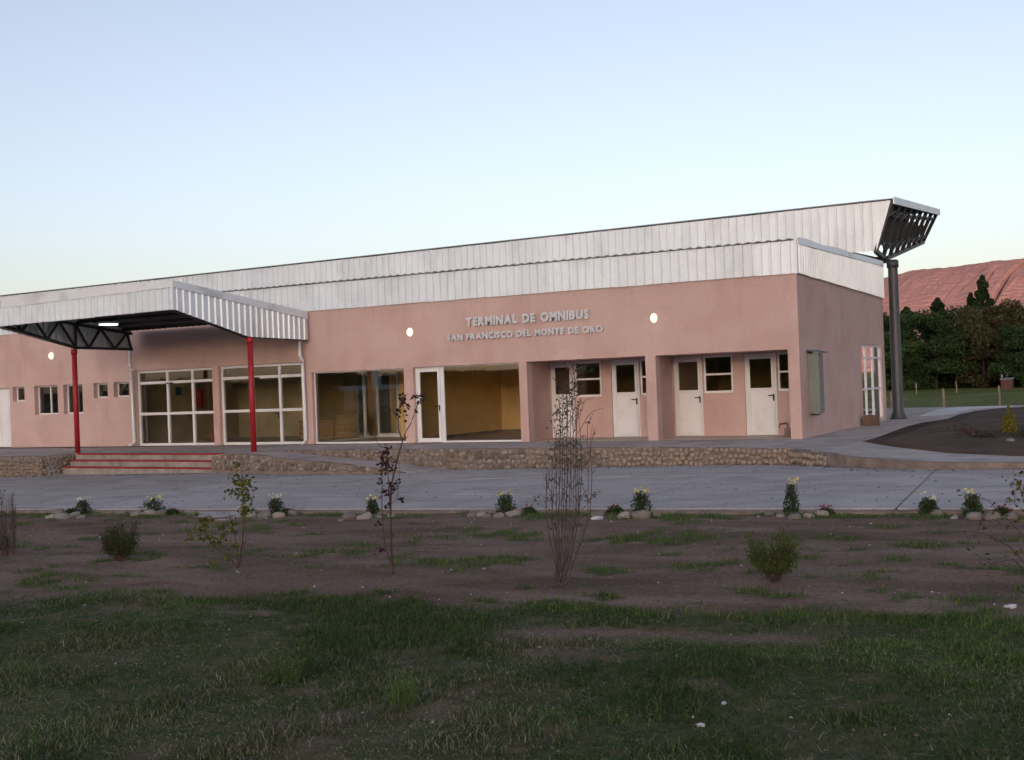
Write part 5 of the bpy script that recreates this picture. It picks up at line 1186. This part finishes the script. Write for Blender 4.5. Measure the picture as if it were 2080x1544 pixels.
# ------------------------------------------------------------------ grass: bent blades
def blades(X, Y, Hh, Wd, C, lean=.5):
    n = len(X); Z0 = ground_h(X, Y) - .004
    a_ = nrg.uniform(0, 2 * np.pi, n); w = np.stack([np.cos(a_), np.sin(a_), 0 * a_], -1) * (Wd / 2)[:, None]
    la = nrg.uniform(0, 2 * np.pi, n); ln = nrg.uniform(.1, 1, n) * lean * Hh; ld = np.stack([np.cos(la) * ln, np.sin(la) * ln, 0 * ln], -1)
    B0 = np.stack([X, Y, Z0], -1); up = np.zeros((n, 3)); up[:, 2] = Hh
    mid = B0 + up * .55 + ld * .35; tip = B0 + up * np.clip(1 - .35 * (ln / Hh), .4, 1)[:, None] + ld
    V = np.stack([B0 - w, B0 + w, mid + w * .8, mid - w * .8, tip], 1).reshape(-1, 3); i = np.arange(n) * 5
    F = np.concatenate([np.stack([i, i + 1, i + 2], -1), np.stack([i, i + 2, i + 3], -1), np.stack([i + 3, i + 2, i + 4], -1)])
    sh = np.repeat(C, 5, 0)
    return V, F, sh
nrg = np.random.default_rng(77)
def cand(n, x0, x1, y0, y1):
    X = nrg.uniform(x0, x1, n); Y = nrg.uniform(y0, y1, n); return X, Y
X, Y = cand(720000, -5.5, 10.5, -25.2, -19.3)
cv = cover(X, Y); keep = (nrg.uniform(0, 1, len(X)) < cv ** 1.2 * 1.0); dist = np.hypot(X - 7.5, Y + 28.3); keep &= (nrg.uniform(0, 1, len(X)) < np.clip(8.5 / dist, .45, 1)); X, Y = X[keep], Y[keep]
tall = fbm(X, Y, 1.9, 31); H_ = (.013 + .038 * nrg.uniform(0, 1, len(X)) ** 1.6) * (.45 + 1.25 * sst(.35, .7, tall)); n = len(X)
dry = fbm(X, Y, .9, 41) + nrg.uniform(-.32, .32, n) + .25 * sst(-22.5, -24, Y) - .05
greens = tint(n, [(.034, .064, .018), (.046, .080, .022), (.028, .050, .020), (.070, .092, .032), (.022, .038, .016)], .5); straws = tint(n, [(.11, .10, .07), (.15, .14, .11), (.06, .052, .034)], .4)
lush = sst(.5, .75, fbm(X, Y, 1.1, 51))[:, None]; greens = greens * (.8 + .55 * lush)
C = np.where((dry > .72)[:, None], straws, greens)
V, F, cc = blades(X, Y, H_, nrg.uniform(.0026, .0058, n), C, 1.5)
o = bpy.data.objects.new('lawn_grass', np_mesh('lawn_grass', V, F, M['grasscol'], cc)); COL.objects.link(o); setp(o, 'rough dark lawn of short mixed green and dry grass in the foreground', 'grass', kind='stuff')
X, Y = cand(420000, -16, 10.5, -20.3, -12.98); cv = cover(X, Y); keep = nrg.uniform(0, 1, len(X)) < np.where(cv > .12, cv, 0) ** 1.3 * .9; X, Y = X[keep], Y[keep]; n = len(X)
H_ = .02 + .055 * nrg.uniform(0, 1, n) ** 1.3; C = tint(n, [(.034, .068, .018), (.048, .088, .022), (.027, .055, .018), (.08, .085, .03)], .35)
V, F, cc = blades(X, Y, H_, nrg.uniform(.004, .008, n), C, .9)
o = bpy.data.objects.new('weed_grass', np_mesh('weed_grass', V, F, M['grasscol'], cc)); COL.objects.link(o); setp(o, 'scattered low weeds and grass tufts on the bare soil strip', 'weeds', kind='stuff')
# dry straw lying on the ground
n = 6500; X, Y = cand(n, -2, 8.5, -24.8, -20.2); Z0 = ground_h(X, Y) + nrg.uniform(.004, .03, n); a_ = nrg.uniform(0, 6.28, n); Ls = nrg.uniform(.015, .10, n) * .5
d_ = np.stack([np.cos(a_) * Ls, np.sin(a_) * Ls, nrg.uniform(-.012, .02, n)], -1); w = np.stack([-np.sin(a_), np.cos(a_), a_ * 0], -1) * .0011; P = np.stack([X, Y, Z0], -1)
V = np.stack([P - d_ - w, P - d_ + w, P + d_ + w, P + d_ - w], 1).reshape(-1, 3); F = np.arange(4 * n).reshape(n, 4)
o = bpy.data.objects.new('dry_straw', np_mesh('dry_straw', V, F, M['grasscol'], np.repeat(tint(n, [(.15, .14, .10), (.10, .09, .06), (.18, .17, .14)]), 4, 0))); COL.objects.link(o); setp(o, 'loose dry straw and dead stalks lying on the lawn', 'straw', kind='stuff')
# small pebbles and crumbs of soil
n = 5200; X, Y = cand(n, -14, 10, -24, -13.0); s_ = nrg.uniform(.004, .018, n) ** 1.0; Z0 = ground_h(X, Y)
T = np.array([(1, 0, 0), (-.5, .87, 0), (-.5, -.87, 0), (0, 0, .8)]); V = (np.stack([X, Y, Z0], -1)[:, None, :] + (T[None] * nrg.uniform(.7, 1.3, (n, 4, 1))) * s_[:, None, None]).reshape(-1, 3); i = np.arange(n) * 4
F = np.concatenate([np.stack([i, i + 1, i + 3], -1), np.stack([i + 1, i + 2, i + 3], -1), np.stack([i + 2, i, i + 3], -1)])
C = np.where(nrg.uniform(0, 1, n)[:, None] < .06, tint(n, [(.35, .34, .33)]), tint(n, [(.11, .085, .075), (.07, .05, .045), (.15, .125, .11)]))
o = bpy.data.objects.new('pebbles', np_mesh('pebbles', V, F, M['grasscol'], np.repeat(C, 4, 0))); COL.objects.link(o); setp(o, 'tiny pebbles and clods scattered over the soil', 'pebbles', kind='stuff')
n = 2600; X = nrg.uniform(-24, 8, n); side = nrg.uniform(0, 1, n); Y = np.where(side < .55, -2.75 - np.abs(nrg.normal(0, .35, n)) - np.where(X > 0, np.clip(X * 1.0, 0, 3.8), 0) - np.where(X < -8.5, 1.3, 0), nrg.uniform(-12.8, -4.5, n)); Z0 = np.array([road_z(a, b_) for a, b_ in zip(X, Y)]) + .004; s_ = nrg.uniform(.006, .03, n); T = np.array([(1, 0, 0), (-.5, .87, 0), (-.5, -.87, 0), (0, 0, .5)])
V = (np.stack([X, Y, Z0], -1)[:, None, :] + (T[None] * nrg.uniform(.5, 1.4, (n, 4, 1))) * s_[:, None, None]).reshape(-1, 3); i = np.arange(n) * 4; F = np.concatenate([np.stack([i, i + 1, i + 3], -1), np.stack([i + 1, i + 2, i + 3], -1), np.stack([i + 2, i, i + 3], -1)])
o = bpy.data.objects.new('road_grit', np_mesh('road_grit', V, F, M['grasscol'], np.repeat(tint(n, [(.09, .065, .05), (.05, .04, .035), (.14, .11, .09)]), 4, 0))); COL.objects.link(o); setp(o, 'grit, clods and leaf crumbs lying on the concrete road', 'grit', kind='stuff')
# tall weeds standing out of the lawn
def weed(px_, py_, w_, h_, nst, label, seed, base):
    global nrg
    nrg = np.random.default_rng(seed); r_ = random.Random(seed); P_, s_ = to_ground(px_, py_); t = thing('tall_weed', tuple(P_), label, 'weed'); b0 = P_; mb = MB(); lp = []
    for k in range(nst):
        u, v = r_.gauss(0, .33) * w_ * .6, r_.gauss(0, .3) * w_ * .6; hh = h_ * r_.uniform(.45, 1); b1 = loc3(b0, u, 0, v); tip = loc3(b0, u * 1.5 + r_.uniform(-.02, .02), hh, v * 1.4); q = sub([b1, tip], 4, .004, r_); stem_mb(mb, q, .0022, .0012, 4)
        for m_ in range(16): i = r_.randrange(1, len(q)); lp.append(tuple(np.array(q[i]) + np.array([r_.gauss(0, .011) for _ in range(3)])))
    setp(part('stem', mb, mat('weed_stem_%d' % seed, (.05, .07, .025), .8), t), kind='stuff'); V, F, cc = leaves(np.array(lp), .034, tint(len(lp), base), tilt=1.5, aspect=.22); np_part('leaves', V, F, M['leafcol'], cc, t)
weed(590, 1390, .38, .22, 26, 'loose patch of tall light green weeds left of centre in the lawn', 61, [(.05, .085, .028), (.065, .10, .035)])
weed(815, 1440, .16, .19, 16, 'upright bright green weed lower in the lawn, left of centre', 62, [(.05, .10, .025), (.065, .12, .03)])
weed(945, 1318, .26, .16, 18, 'dark green leafy weed at the soil edge in the middle', 63, [(.028, .06, .02), (.04, .075, .024)])
weed(640, 1362, .28, .14, 14, 'low green weed just right of the tall light green patch', 64, [(.035, .065, .022), (.045, .08, .025)])
weed(1310, 1370, .40, .10, 22, 'broad low green weed patch right of the straw patch', 65, [(.028, .055, .02), (.035, .065, .022)])
weed(1160, 1375, .45, .09, 26, 'broad leafy dark weed patch below the straw in the centre', 66, [(.022, .050, .02), (.03, .06, .022)])
